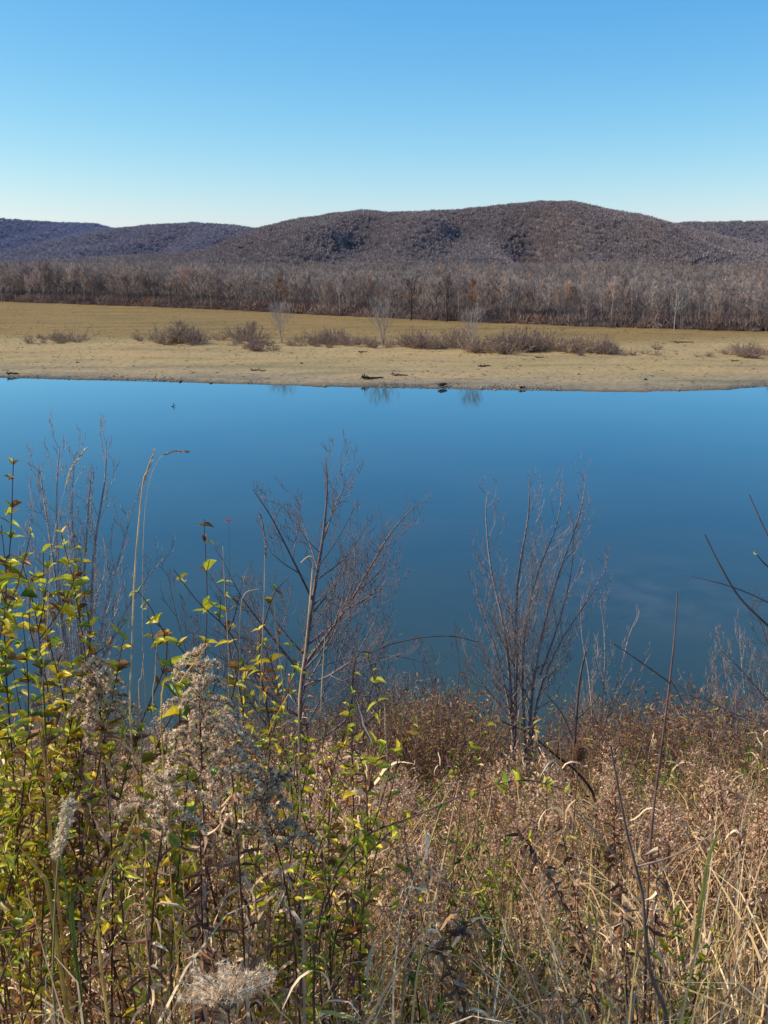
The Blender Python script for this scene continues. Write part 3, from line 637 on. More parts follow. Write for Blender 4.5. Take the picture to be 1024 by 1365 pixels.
def patch(s1, s2, ph, lo=.15, hi=1.0):
    def f(x, y):
        v = np.sin(x*s1+ph)*np.cos(y*s2+ph*2)+.6*np.sin(x*s1*2.3-y*s2*1.7+ph*3); return np.clip(lo+(hi-lo)*(v*.5+.45), 0, 1)
    return f
def near_stuff(name, label, cat, tm, th, dens, d0, d1, hmin, hmax, noise=None, tilt=.16):
    x, y, h = scatter_near(dens, d0, d1, hmin, hmax, noise); P = np.stack([x, y, near_z(x, y)], -1); s = h/th
    sx = np.clip(s, .55, 1.5); return stuff(name, label, cat, P, np.stack([sx, sx, s], -1), tm, tilt)
near_stuff('dry_grass', 'dense dry straw coloured grass tangled over the near bank', 'grass', tg, .68, 88, 1.3, 13, .25, .85)
near_stuff('dead_weeds', 'tangle of brown crumpled dead weeds over the near bank', 'undergrowth', tc_, .75, 16, 1.6, 15, .25, .95, patch(1.4, 1.2, 0.3, .2, 1.0))
near_stuff('fine_weeds', 'fine pinkish brown dead growth over the near bank', 'undergrowth', tn, .65, 30, 2.6, 22, .2, .9, patch(1.7, 1.4, 4.1, .1, 1.0))
near_stuff('curled_grass', 'dead stalks hung with pale curling blades over the front of the bank', 'grass', tbl, .75, 24, 1.7, 7, .25, .9, lambda x, y: patch(1.1, 1.9, 5.0, .2, 1.0)(x, y)*np.where(x < .1, 1.3, .75))
gright = lambda x, y: np.clip(patch(1.1, .9, 2.2, .0, .75)(x, y)*(.45+.8*(x > .1)+.3*(x < -.4)), 0, 1)
near_stuff('green_undergrowth', 'low green leafy growth among the dead weeds of the near bank', 'undergrowth', tgr, .58, 36, 2.3, 14, .2, .8, gright)
near_stuff('green_grass', 'sparse green grass blades among the dry grass', 'grass', tgg, .5, 7, 1.1, 9, .2, .75, patch(1.3, 1.1, .4, .0, .8))

# ---- goldenrod gone to seed
FL = [srgb(236, 216, 190), srgb(214, 190, 166), srgb(184, 156, 134), srgb(250, 236, 218), srgb(132, 102, 84)]
def goldenrod(h, ph, pr, nb=26, tuf=26, fsz=.0055, m=6, leaves=30, stem_curve=None, cols=FL):
    st = MB(); pl = MB(); lf = MB()
    S = cr([(0, 0, -.03), (.02, 0, h*.5), (0, .01, h-ph*.5), (.01*h, 0, h)], 14) if stem_curve is None else stem_curve
    st.tube(S, np.linspace(.0035, .0012, len(S)), srgb(96, 64, 50), 5); Ls = plen(S)
    for k in range(nb):
        u = (k+.5)/nb; s = 1-ph/Ls*(1-u); p = resamp(S, [s])[0]; a = k*2.4+R.uniform(-.4, .4); l = pr*(1-u)**.65*R.uniform(.6, 1.1)+.015
        o_ = np.array([cos(a), sin(a), 0]); B = cr([p, p+o_*l*.45+[0, 0, l*.40], p+o_*l*.85+[0, 0, l*.42], p+o_*l*1.15+[0, 0, l*.06]], 9)
        st.tube(B, np.linspace(.0013, .0006, len(B)), srgb(110, 78, 62), 3)
        n = max(5, int(tuf*l/pr)); v = R.uniform(.12, 1, n); P = resamp(B, v)+R.normal(0, .0028 if m > 6 else .005, (n, 3))+[0, 0, .004]
        pl.fuzz(P, fsz*R.uniform(.7, 1.3, n), pick(cols, n, [.3, .25, .2, .15, .1]), m, thin=.4)
    n = int(tuf*1.2); P = resamp(S, R.uniform(1-ph/Ls*.5, 1, n))+R.normal(0, .005, (n, 3)); pl.fuzz(P, fsz, pick(cols, n), m)
    u = R.uniform(.15, 1-ph/Ls*.9, leaves); a = R.uniform(0, 6.28, leaves)
    lf.leaves(resamp(S, u), np.stack([np.cos(a), np.sin(a), R.normal(-.3, .5, leaves)], -1), rnd_unit(leaves)+[0, 0, .5], R.uniform(.03, .07, leaves), .009, pick(CRUMP[:5], leaves), .5, R.uniform(.2, 1, leaves))
    return st, pl, lf
GV = []
for i in range(6):
    s_, p_, l_ = goldenrod(1.0, [.28, .34, .24, .3, .38, .26][i], [.13, .16, .11, .14, .12, .17][i], 26, 34, .0085, 6, 36)
    GV.append((s_.mesh('stem', M_twig), p_.mesh('seed_plume', M_fluffr), l_.mesh('leaves', M_dry)))
def put_goldenrod(x, y, h, label, group=None, v=None, tilt=.12):
    z = float(near_z(x, y)); o = empty('seeding_goldenrod', (x, y, z), label, 'wildflower', group, R.uniform(0, 6.28))
    o.rotation_euler[0] = R.normal(0, tilt); o.rotation_euler[1] = R.normal(0, tilt); v = R.integers(0, 6) if v is None else v
    for me, nm in zip(GV[v], ('stem', 'seed_plume', 'leaves')): link(nm, me, o)
    w_ = min(max(h, .7), 1.15); o.scale = (w_, w_, h); return o
def gold_at(px, py, d, label, group=None, v=None):
    p = at(px, py, d); h = p[2]-float(near_z(p[0], p[1])); return put_goldenrod(float(p[0]), float(p[1]), float(h), label, group, v)
GG = 'goldenrods gone to seed across the near bank'; GLB = 'dry goldenrod with fluffy pinkish grey seed plume standing among the dead weeds'
for (px, py, d) in ((690, 1003, 6.5), (655, 1012, 6.2), (720, 1020, 6.0), (625, 1022, 5.5), (785, 1062, 4.2), (762, 1075, 4.0), (812, 1082, 4.3), (1000, 1022, 4.5), (1020, 1040, 4.2), (975, 1050, 4.4), (1012, 1075, 3.8), (950, 1085, 4.2),
                    (905, 1080, 4.6), (585, 1075, 3.4), (540, 1120, 3.0), (600, 1120, 3.0), (640, 1105, 3.3), (500, 1045, 4.0), (560, 1030, 5.0), (455, 1060, 3.2), (700, 1080, 4.1), (860, 1055, 5.2), (840, 1100, 4.0), (690, 1150, 2.9), (630, 1180, 2.6), (560, 1190, 2.4),
                    (350, 945, 3.0), (400, 990, 3.0), (60, 960, 2.6), (190, 935, 2.6), (165, 955, 2.3), (370, 1000, 2.4), (20, 1010, 2.0), (720, 1110, 3.5)):
    gold_at(px+R.uniform(-6, 6), py, d, GLB, GG)
x, y, h = scatter_near(5.2, 2.9, 13, .5, 1.3, patch(.9, .7, 1.1, .05, 1.0), side=.5, hv=.2)
for i in range(min(len(x), 235)): put_goldenrod(float(x[i]), float(y[i]), float(h[i]), GLB, GG)

# the big one in front, left of the middle, and its neighbours
def gold_hero(curve, d, ph, pr, label, nb, tuf, seed=0, fsz=.0048, cols=FL):
    tuf = int(tuf*3.2)
    S = cr(to_ground(px3(curve, d)), 20); s_, p_, l_ = goldenrod(1, ph, pr, nb, tuf, fsz, 7, 90, S, cols)
    thing_from('seeding_goldenrod', [('stem', s_, M_twig), ('seed_plume', p_, M_fluff), ('leaves', l_, M_dry)], label, 'wildflower')
gold_hero([(282, 1365), (276, 1200), (270, 1050), (264, 868)], 1.75, .30, .092, 'largest fluffy goldenrod plume, beige brown, standing left of the middle at the front', 30, 70)
gold_hero([(330, 1365), (322, 1200), (312, 1060), (300, 955)], 1.85, .15, .07, 'broad goldenrod plume just right of the largest plume, its tips drooping', 20, 56)
gold_hero([(200, 1365), (205, 1200), (220, 1080), (215, 1035)], 1.6, .12, .07, 'small hooked goldenrod plume just left below the largest plume', 14, 40)
gold_hero([(150, 1365), (150, 1150), (138, 1000), (128, 885)], 1.95, .16, .06, 'slim goldenrod plume with a pale tip in front of the leafy shrub at left', 28, 44)
gold_hero([(400, 1365), (385, 1200), (352, 1060), (380, 1040)], 1.8, .2, .06, 'bent grey goldenrod plume arching right beside the broad plume', 22, 50, cols=[c*.8 for c in FL])
def spike(P, n, rad, fs, cols, m, name, label, cat, stem_r=.0015, thin=.28):
    st = MB(); fz = MB(); S = cr(P, 20); st.tube(S, np.linspace(stem_r*1.6, stem_r*.6, len(S)), srgb(150, 128, 96), 4)
    return S, st, fz
# pale woolly spike, left
S = cr(to_ground(px3([(75, 1365), (72, 1250), (80, 1120), (92, 1062)], 1.5)), 20); st = MB(); fz = MB(); st.tube(S, np.linspace(.003, .001, len(S)), srgb(140, 130, 90), 4)
T0 = px3([(74, 1140), (84, 1110), (92, 1064)], 1.5); n = 330; P = resamp(cr(T0, 12), R.uniform(0, 1, n))+R.normal(0, .0045, (n, 3)); fz.fuzz(P, .007, pick([srgb(232, 220, 200), srgb(204, 188, 166)], n), 7)
thing_from('woolly_seed_spike', [('stem', st, M_twig), ('seed_head', fz, M_fluff)], 'pale woolly seed spike leaning right among grass at the left', 'wildflower')
# feathery grey plume at the bottom
st = MB(); fz = MB(); base = at(304, 1349, 1.32)
for k in range(42):
    a = R.uniform(0, 6.28); q = at(R.uniform(238, 368), R.uniform(1282, 1335), 1.32+R.normal(0, .05)); B = cr([base, (base+q)/2+[0, 0, .012], q], 8); st.tube(B, np.linspace(.0012, .0005, len(B)), srgb(120, 96, 82), 3)
    n = 26; P = resamp(B, R.uniform(.35, 1, n))+R.normal(0, .003, (n, 3)); fz.fuzz(P, R.uniform(.006, .013, n), pick([srgb(232, 210, 186), srgb(196, 170, 148), srgb(248, 232, 210)], n), 7, thin=.12)
gz = float(near_z(base[0], base[1])); st.tube(cr([(base[0], base[1]+.05, gz-.02), (base[0]+.02, base[1]+.02, (gz+base[2])/2), base], 8), .0022, srgb(110, 84, 66), 4)
thing_from('feathery_seed_head', [('stem', st, M_twig), ('seed_head', fz, M_fluff)], 'wide feathery grey seed head low at the bottom left of the middle', 'wildflower')

# ---- leafy shrubs
LEAF = [srgb(172, 176, 62), srgb(148, 154, 58), srgb(196, 180, 64), srgb(134, 124, 56), srgb(116, 80, 58), srgb(140, 102, 66), srgb(104, 128, 58), srgb(206, 182, 84)]
def leafy(stems, d, label, size=.034, seed=0, p=None, lr=.3, side=3, name='leafy_shrub', sr=.0032, dense=1.0, barkc=srgb(104, 76, 64)):
    st = MB(); lf = MB(); br = []; side = int(side*1.8+.5); dense = dense*1.15
    for s in stems:
        dd = d+R.uniform(-.12, .12); S = cr(to_ground(px3(s, dd)), 26); st.tube(S, np.linspace(sr, .0009, len(S)), barkc*R.uniform(.8, 1.2), 5)
        z0 = H+(-1.6-.48*d); br.append((S, lr))
        for k in range(side):
            u = R.uniform(.45, .93); p0, p1 = resamp(S, [u, min(u+.03, 1)]); l = R.uniform(.05, .17); a = unit(p1-p0)+rnd_unit(1)[0]*.8
            Q = cr([p0, p0+unit(a)*l*.5, p0+unit(a)*l+[0, 0, l*.2]], 8); st.tube(Q, np.linspace(.0015, .0007, len(Q)), barkc, 3); br.append((Q, .1))
    for S, u0 in br:
        Ls = plen(S); n = max(2, int(Ls*(1-u0)/.032*dense)); u = np.sort(np.clip(np.linspace(u0, 1, n)+R.normal(0, .006, n), 0, 1)); P = resamp(S, u); Tn = unit(resamp(S, np.minimum(u+.02, 1))-resamp(S, np.maximum(u-.02, 0))+1e-6)
        keep = R.uniform(0, 1, n) < .85; a0 = R.uniform(0, 6.28)
        for sgn in (0, pi):
            a = a0+np.arange(n)*pi/2+sgn+R.normal(0, .35, n); x_ = unit(np.cross(Tn, [0.3, .9, .1])); y_ = np.cross(Tn, x_)
            O = x_*np.cos(a)[:, None]+y_*np.sin(a)[:, None]; D = unit(O+Tn*R.uniform(.3, .9, (n, 1))+R.normal(0, .15, (n, 3)))
            k = keep & (R.uniform(0, 1, n) < .93); m_ = int(k.sum())
            # leaves near the tips stay greener, lower ones turn brown
            cc = pick(LEAF, n, p or [.24, .18, .13, .12, .11, .08, .07, .07]); sz = size*R.uniform(.65, 1.2, n)*(1-.35*(u > .97))
            if m_: lf.leaves(P[k], D[k], (Tn+rnd_unit(n)*.5)[k], sz[k], (sz*R.uniform(.28, .44, n))[k], cc[k], R.uniform(.2, 1.3, m_), R.uniform(-.1, .8, m_))
    return thing_from(name, [('stems', st, M_bark), ('foliage', lf, M_leaf)], label, 'shrub')
leafy([[(30, 1365), (22, 1100), (6, 850), (14, 720), (18, 612)], [(0, 1250), (-12, 950), (8, 800), (2, 700)], [(55, 1365), (62, 1050), (52, 850), (26, 735)], [(5, 1300), (30, 1060), (38, 930), (30, 820)], [(-30, 1200), (-20, 1000), (-2, 880), (20, 860)],
       [(-40, 1100), (-40, 900), (-30, 700)]], 1.9, 'tall leafy shrub at the left edge, its topmost shoot upright with small green leaves', side=9, dense=1.1, lr=.52)
leafy([[(60, 1365), (90, 1100), (116, 930), (102, 800), (82, 712)], [(100, 1365), (110, 1080), (82, 920), (60, 830), (58, 735)], [(90, 1300), (125, 1060), (150, 930), (165, 850)], [(70, 1300), (95, 1100), (70, 1000), (90, 900)], [(40, 1300), (50, 1150), (40, 1060), (70, 980)]], 2.05,
      'yellow green leafy shrub with reddish brown lower leaves beside the tallest shoot at left', side=8, dense=1.05, lr=.52)
leafy([[(10, 1365), (40, 1100), (66, 940), (40, 840), (44, 770)], [(30, 1365), (70, 1100), (98, 950), (120, 860), (112, 790)], [(0, 1300), (10, 1050), (-10, 900), (12, 790)], [(90, 1300), (130, 1080), (140, 960), (128, 880)]], 2.15,
      'bushy yellow green shrub filling the gap behind the left shrub shoots', side=7, dense=1.0, lr=.58, p=[.26, .2, .2, .1, .08, .06, .06, .04])
leafy([[(120, 1300), (170, 1020), (222, 880), (206, 820), (184, 788)], [(140, 1300), (200, 1020), (255, 905), (228, 850), (196, 822)]], 2.2, 'thin shrub of loose leafy twigs between the left shrub and the tall grass stems', side=3, lr=.5, dense=.75,
      p=[.22, .15, .15, .12, .16, .08, .05, .07])
leafy([[(250, 1250), (268, 960), (276, 810), (272, 692)]], 2.4, 'single dark upright shoot with small leaf pairs and a leafy tip above the largest plume', side=1, lr=.45, dense=.38, size=.034, p=[.12, .12, .1, .2, .22, .14, .06, .04])
leafy([[(240, 1250), (290, 1000), (318, 870), (262, 800), (232, 760)], [(300, 1250), (325, 980), (305, 860), (300, 770)]], 2.3, 'sparse twiggy shrub with dark olive leaves above the largest plume', side=4, lr=.5, dense=.6, p=[.12, .12, .1, .22, .2, .12, .07, .05])
leafy([[(330, 1250), (360, 1000), (345, 880), (362, 800), (382, 772)], [(300, 1200), (350, 1020), (372, 930), (345, 840)], [(350, 1250), (340, 1050), (325, 950), (330, 870)]], 2.35, 'leafy shrub with yellow leaves in front of the dark bare tree', side=4, lr=.42, dense=.7, p=[.2, .15, .22, .12, .1, .07, .04, .1])
leafy([[(215, 1300), (228, 1050), (240, 940), (218, 895)], [(228, 1300), (250, 1040), (252, 930), (238, 905)]], 2.0, 'low shrub with large bright yellow green leaves behind the largest plume', side=3, lr=.6, dense=.8, size=.05, p=[.4, .15, .25, .05, .03, .02, .1, 0])
leafy([[(480, 1300), (486, 1100), (505, 960), (490, 868)], [(480, 1250), (520, 1060), (535, 1000), (556, 958)], [(440, 1260), (440, 1060), (462, 970), (470, 925)], [(480, 1280), (490, 1120), (480, 1010), (430, 985)]], 2.1,
      'slender leafy shrub with yellowish tips in the middle of the bank', side=4, lr=.45, dense=.75, p=[.26, .14, .2, .12, .12, .08, .02, .06])
leafy([[(420, 1260), (470, 1130), (560, 1085), (640, 1052), (700, 1040), (752, 1052)]], 1.8, 'long arching shrub branch with upright green leaves reaching right over the weeds', side=3, lr=.42, dense=1.3, p=[.34, .26, .1, .05, .03, .02, .2, 0], size=.027)
leafy([[(430, 1220), (520, 1110), (590, 1045), (628, 1000), (650, 968)]], 1.95, 'arching shoot with bright lime leaves at its tip, above the long arching branch', side=1, lr=.72, dense=1.1, p=[.6, .1, .25, 0, 0, 0, .05, 0], size=.026)
leafy([[(380, 1220), (398, 1080), (412, 1010), (400, 965)], [(400, 1200), (430, 1090), (470, 1040), (450, 1010)], [(370, 1250), (385, 1120), (370, 1050), (385, 1000)]], 2.3, 'green leafy shrub low in front of the dark bare tree trunk', side=4, lr=.35, dense=.85, p=[.22, .25, .12, .1, .05, .04, .2, .02])
leafy([[(440, 1365), (450, 1240), (500, 1180), (560, 1150)], [(380, 1365), (400, 1200), (450, 1130), (430, 1090)], [(350, 1365), (360, 1200), (330, 1130), (360, 1090)]], 2.0, 'low shrub with long olive leaves right of the broad goldenrod plume', side=4, lr=.45, dense=.6, size=.036, p=[.2, .2, .12, .2, .1, .08, .08, .02])
leafy([[(560, 1365), (555, 1290), (590, 1250), (575, 1235)], [(540, 1365), (560, 1290), (565, 1260)]], 2.2, 'small sprig of broad green leaves in the dead weeds below the middle', side=2, lr=.5, dense=.6, size=.028, p=[.3, .3, .1, .05, 0, 0, .25, 0])
leafy([[(-20, 1400), (10, 1280), (40, 1200), (30, 1150)], [(20, 1420), (60, 1300), (110, 1240), (150, 1210)], [(-10, 1330), (20, 1150), (60, 1080), (50, 1040)]], 1.6, 'low leafy shrub in the bottom left corner with olive and yellow leaves', side=4, lr=.5, dense=.6, size=.03, p=[.2, .15, .12, .15, .12, .1, .08, .08])
leafy([[(1120, 900), (1060, 790), (1020, 752), (1008, 738)]], 1.9, 'short green leaf bunch entering at the right edge above the bare branches', side=3, lr=.65, dense=1.2, size=.018, p=[.2, .3, .1, .05, .0, .0, .35, 0])

for st_, d_, lb_ in (([[(220, 1300), (255, 1060), (300, 930), (330, 880)], [(240, 1280), (270, 1050), (250, 960)]], 2.5, 'loose yellowing leafy spray rising just behind the right side of the largest plume'),
                     ([[(300, 1300), (330, 1060), (380, 930), (400, 870)], [(320, 1280), (370, 1060), (420, 960)]], 2.6, 'loose yellowing leafy spray in front of the foot of the dark bare tree'),
                     ([[(350, 1320), (400, 1150), (440, 1060), (430, 1010)], [(380, 1300), (440, 1160), (500, 1100)]], 2.3, 'olive leafy spray low between the broad plume and the middle shrub'),
                     ([[(180, 1340), (160, 1160), (190, 1060), (175, 1010)], [(200, 1340), (210, 1180), (160, 1100)]], 1.9, 'yellow leafy spray below the slim goldenrod plume'),
                     ([[(-30, 1320), (20, 1120), (60, 1000), (75, 940)], [(0, 1300), (60, 1130), (120, 1050), (130, 980)]], 2.0, 'dense yellow green spray between the left shrub and the slim plume'),
                     ([[(600, 1330), (640, 1200), (690, 1130), (720, 1110)], [(620, 1320), (660, 1250), (640, 1190)]], 2.6, 'small green leafy spray below the tip of the long arching branch'),
                     ([[(900, 1360), (880, 1290), (900, 1230), (890, 1200)], [(920, 1360), (940, 1280), (960, 1230)], [(850, 1360), (840, 1300), (880, 1260)]], 2.2, 'bright green leafy growth low at the right of the crooked branch')):
    leafy(st_, d_, lb_, side=4, lr=.4, dense=.75, size=.036 if d_ < 2.6 else .032, p=[.2, .2, .18, .14, .08, .08, .06, .06] if '690' not in str(st_) and '900' not in str(st_) else [.25, .35, .1, .05, 0, 0, .25, 0])

# ---- bare branches and canes close by
def cane(curves, d, col, label, name='bare_cane', mat=None, cat='branch', ground=True):
    st = MB(); tws = [MB() for _ in curves[1:]]
    for i, (pts, r0, r1) in enumerate(curves):
        P = px3(pts, d); P = cr(to_ground(P) if (ground and i == 0) else P, 30); mb = st if i == 0 else tws[i-1]
        rr = np.linspace(r0, r1, len(P))*(1+.10*(np.arange(len(P)) % 6 == 0)); mb.tube(P, rr, col*np.clip(R.normal(1, .05), .8, 1.2), 7)
    return thing_from(name, [('stem', st, mat or M_bark)]+[('side_shoot', t_, mat or M_bark) for t_ in tws], label, cat)
cane([([(858, 1365), (862, 1240), (868, 1110), (884, 980), (893, 908), (900, 840), (903, 790)], .0050, .0013), ([(893, 910), (872, 895), (845, 876), (818, 858)], .0022, .001), ([(893, 905), (905, 925), (912, 945)], .0015, .0008)], 2.2, srgb(124, 92, 82), 'tall reddish grey cane standing at the right with a side shoot pointing left')
cane([([(890, 1372), (868, 1300), (860, 1240), (856, 1190), (838, 1120), (826, 1060), (814, 994)], .0064, .0018), ([(862, 1290), (845, 1260), (838, 1230)], .002, .001)], 1.9, srgb(112, 92, 80), 'crooked grey brown branch crossing in front of the tall reddish cane')
cane([([(850, 1172), (815, 1135), (785, 1100), (762, 1075)], .0022, .0012), ([(850, 1155), (900, 1140), (945, 1115), (965, 1095)], .0022, .0012)], 1.95, srgb(168, 138, 112), 'thin tan forked twig arching out on both sides of the crooked branch', ground=False)
cane([([(1090, 890), (1024, 834), (985, 795), (958, 750), (940, 713)], .0042, .0012), ([(1075, 835), (1030, 806), (975, 782), (922, 768)], .0021, .0008), ([(1060, 780), (1024, 715), (999, 660)], .0022, .001)], 2.0, srgb(120, 98, 88), 'forked bare branch entering from the right edge over the water')
cane([([(470, 905), (500, 868), (550, 852), (600, 848), (638, 856)], .0030, .0012)], 2.9, srgb(84, 62, 54), 'thin dark branch arching right over the water from the middle shrub')
cane([([(795, 1075), (772, 1032), (742, 1008), (705, 978), (670, 962)], .011, .003), ([(742, 1008), (748, 985), (770, 968)], .004, .002)], 5.0, srgb(74, 56, 50), 'dark slanting dead branch running down toward the teasel stem')
cane([([(764, 1020), (768, 960), (773, 905), (781, 868)], .016, .007), ([(766, 990), (748, 950), (728, 925)], .006, .003), ([(768, 960), (790, 940), (800, 925)], .004, .002)], 7.0, srgb(104, 86, 78), 'short broken off bare stem standing behind the teasel head')
for pts, d, lb in (([(725, 1368), (700, 1290), (672, 1200), (645, 1130), (630, 1088)], 2.0, 'long pale straw stem leaning left in the lower right middle'),
                   ([(665, 1368), (655, 1310), (640, 1270), (625, 1240)], 1.8, 'short pale stem low beside the long leaning straw stem'),
                   ([(737, 1368), (736, 1320), (734, 1240)], 1.8, 'short upright straw stem right of the long leaning straw stem'),
                   ([(222, 1368), (200, 1290), (193, 1200), (196, 1120)], 1.55, 'pale bent straw stem left of the feathery seed head'),
                   ([(683, 1200), (682, 1140), (668, 1090)], 2.6, 'thin upright tan stem above the long leaning straw stem'),
                   ([(930, 1330), (960, 1290), (1000, 1235)], 1.8, 'pale stem leaning right in the lower right corner')):
    cane([(pts, .0019, .0010)], d, srgb(180, 156, 122), lb, 'straw_stem', M_dry, 'grass stem')

# dark stalks hung with crumpled leaves
def stalk(pts, d, n, label, r=.003, cols=None, sz=(.02, .045)):
    S = cr(to_ground(px3(pts, d)), 26); st = MB(); lf = MB(); st.tube(S, np.linspace(r, .001, len(S)), srgb(86, 58, 48), 5); u = R.uniform(.25, 1, n); a = R.uniform(0, 6.28, n)
    lf.leaves(resamp(S, u), np.stack([np.cos(a), np.sin(a), R.normal(-.5, .6, n)], -1), rnd_unit(n), R.uniform(*sz, n), .011, pick(cols or CRUMP[2:4]+[CRUMP[0]], n), .6, R.uniform(.2, 1.1, n))
    return thing_from('withered_stalk', [('stem', st, M_bark), ('withered_leaves', lf, M_dry)], label, 'weed')
stalk([(800, 1368), (770, 1260), (735, 1170), (690, 1105)], 2.3, 90, 'dark withered stalk leaning left toward the long arching branch')
stalk([(790, 1330), (775, 1240), (760, 1160), (745, 1090)], 2.5, 90, 'dark withered stalk just left of the teasel stem')
stalk([(835, 1368), (832, 1250), (822, 1150), (818, 1110)], 2.1, 110, 'rusty withered stalk close to the left of the crooked branch')
stalk([(272, 1368), (270, 1250), (268, 1150), (266, 1090)], 1.72, 150, 'dark brown leafy stalk under the largest goldenrod plume', .004)
stalk([(110, 1368), (108, 1200), (106, 1080), (112, 1000)], 1.9, 80, 'dark reddish stalk with withered leaves below the left shrub')
stalk([(620, 1368), (610, 1320), (590, 1260), (640, 1225)], 1.8, 120, 'bent dark stalk with shaggy leaves in the lower middle')
stalk([(460, 1368), (470, 1250), (468, 1180)], 2.0, 70, 'short brown stalk in the lower middle, left of the pale stems')
x, y, h = scatter_near(7, 2.3, 7.5, .45, 1.1, patch(1.2, 1.0, 3.3), side=.4)
WV = []
for i in range(4):
    S = cr([(0, 0, -.03), (.02, .01, .5), (0, .02, 1)], 12); st = MB(); lf = MB(); st.tube(S, np.linspace(.003, .001, len(S)), srgb(92, 64, 52), 4); n = 85; u = R.uniform(.2, 1, n); a = R.uniform(0, 6.28, n)
    lf.leaves(resamp(S, u), np.stack([np.cos(a), np.sin(a), R.normal(-.4, .7, n)], -1), rnd_unit(n), R.uniform(.018, .05, n), R.uniform(.007, .013, n), pick(CRUMP[i % 2:i % 2+4], n), .6, R.uniform(.2, 1.1, n)); WV.append((st.mesh('stem', M_bark), lf.mesh('withered_leaves', M_dry)))
for i in range(min(len(x), 130)):
    o = empty('withered_stalk', (float(x[i]), float(y[i]), float(near_z(x[i], y[i]))), 'brown withered stalk hung with crumpled leaves among the dead weeds', 'weed', 'withered stalks across the near bank', R.uniform(0, 6.28))
    o.rotation_euler[0] = R.normal(0, .16); o.rotation_euler[1] = R.normal(0, .16); v = i % 4; link('stem', WV[v][0], o); link('withered_leaves', WV[v][1], o); o.scale = (1, 1, float(h[i]))

# ---- teasels
def teasel(px, py, d, hl, label, low):
    st = MB(); hd = MB(); p = at(px, py, d); S = cr(to_ground(np.concatenate([px3(low, d), [p-[0, 0, hl*.5]]])), 20); st.tube(S, np.linspace(.003, .0018, len(S)), srgb(100, 76, 58), 5)
    t = np.linspace(0, 1, 9); r = hl*.27*np.sin(np.clip(t*.92+.08, 0, 1)*pi)**.55; hd.tube(np.stack([p[0]+0*t, p[1]+0*t, p[2]-hl*.5+hl*t], -1), np.maximum(r, .001), srgb(96, 62, 42), 12)
    n = 700; u = R.uniform(.02, .98, n); a = R.uniform(0, 6.28, n); rr = hl*.27*np.sin(np.clip(u*.92+.08, 0, 1)*pi)**.55
    O = np.stack([np.cos(a), np.sin(a), .35+0*a], -1); B = np.stack([p[0]+np.cos(a)*rr, p[1]+np.sin(a)*rr, p[2]-hl*.5+hl*u], -1); W = unit(np.cross(O, rnd_unit(n)))*.0007
    hd.add(np.stack([B-W, B+W, B+O*.0075], 1).reshape(-1, 3), np.arange(n*3).reshape(-1, 3), srgb(140, 100, 70)*R.uniform(.7, 1.3, (n, 1)))
    br = MB(); q = p-[0, 0, hl*.5]
    for k in range(6): a = k*1.05; br.tube(cr([q, q+np.array([cos(a)*.016, sin(a)*.016, -.002]), q+np.array([cos(a)*.026, sin(a)*.026, .028])], 6), [.0008]*5+[.0003]*(len(cr([q, q, q], 6))-5), srgb(130, 100, 76), 3)
    thing_from('teasel', [('stem', st, M_bark), ('seed_head', hd, M_twig), ('bracts', br, M_twig)], label, 'teasel')
teasel(772, 1003, 2.9, .058, 'brown egg shaped teasel head on a thin stem right of the middle', [(764, 1368), (762, 1200), (764, 1110)])
teasel(812, 1140, 2.9, .05, 'dimmer teasel head half hidden in weeds beside the crooked branch', [(815, 1340), (812, 1240)])

# ---- tall grass stems with seed heads
def grass_stem(pts, d, label, r=.0013, head=None, col=srgb(196, 180, 150), hc=srgb(206, 194, 176)):
    st = MB(); hd = MB(); S = cr(to_ground(px3(pts, d)), 30); st.tube(S, np.linspace(r*1.3, r*.6, len(S)), col, 5)
    if head:
        Pn = cr(px3(head, d), 12); l = plen(Pn); n = int(l/.0011); u = np.linspace(0, 1, n); P = resamp(Pn, u); T_ = unit(resamp(Pn, np.minimum(u+.03, 1))-resamp(Pn, np.maximum(u-.03, 0)))
        hd.leaves(P, T_+rnd_unit(n)*.38, rnd_unit(n), R.uniform(.006, .011, n), .0022, pick([hc, hc*.75], n), .3, .1); hd.tube(Pn, .0006, col, 3)
    return thing_from('tall_grass_stem', [('stem', st, M_dry), ('seed_head', hd, M_dry)], label, 'grass stem')
grass_stem([(176, 1000), (176, 870), (180, 760), (190, 650), (196, 628), (203, 608)], 1.8, 'tallest pale grass stem with a narrow seed head, standing against the water at left', .0018, [(192, 645), (198, 625), (205, 603)])
grass_stem([(196, 960), (190, 840), (192, 700), (200, 640), (212, 612), (219, 607)], 1.95, 'fine grass stem whose dry seed head nods right beside the tallest stem', .0006, [(217, 607), (232, 602), (250, 602)], hc=srgb(150, 124, 104))
grass_stem([(60, 980), (62, 850), (70, 730), (82, 670), (87, 652)], 1.9, 'fine grass stem with a slanting pale seed head above the left shrub', .0006, [(87, 652), (95, 625), (113, 600)])
grass_stem([(398, 980), (408, 860), (415, 780), (417, 746), (411, 742), (401, 750)], 1.9, 'pale straw stem folded over into a small hook in front of the bare tree', .0017)
grass_stem([(320, 980), (319, 880), (321, 810), (328, 790), (345, 785)], 2.1, 'thin straw stem with a hooked top left of the folded straw stem', .0009)
grass_stem([(306, 990), (305, 880), (300, 790), (297, 728)], 2.1, 'thin bare straw stem rising above the largest plume', .0010)
grass_stem([(346, 1010), (348, 900), (352, 800), (353, 740)], 2.1, 'grass stem with a slim fluffy brown spike left of the bare tree', .0013, [(355, 745), (352, 712), (348, 688)], hc=srgb(150, 130, 118))
grass_stem([(384, 990), (378, 920), (368, 840), (365, 800)], 2.1, 'leaning thin straw stem between the fluffy spike and the folded stem', .0010)
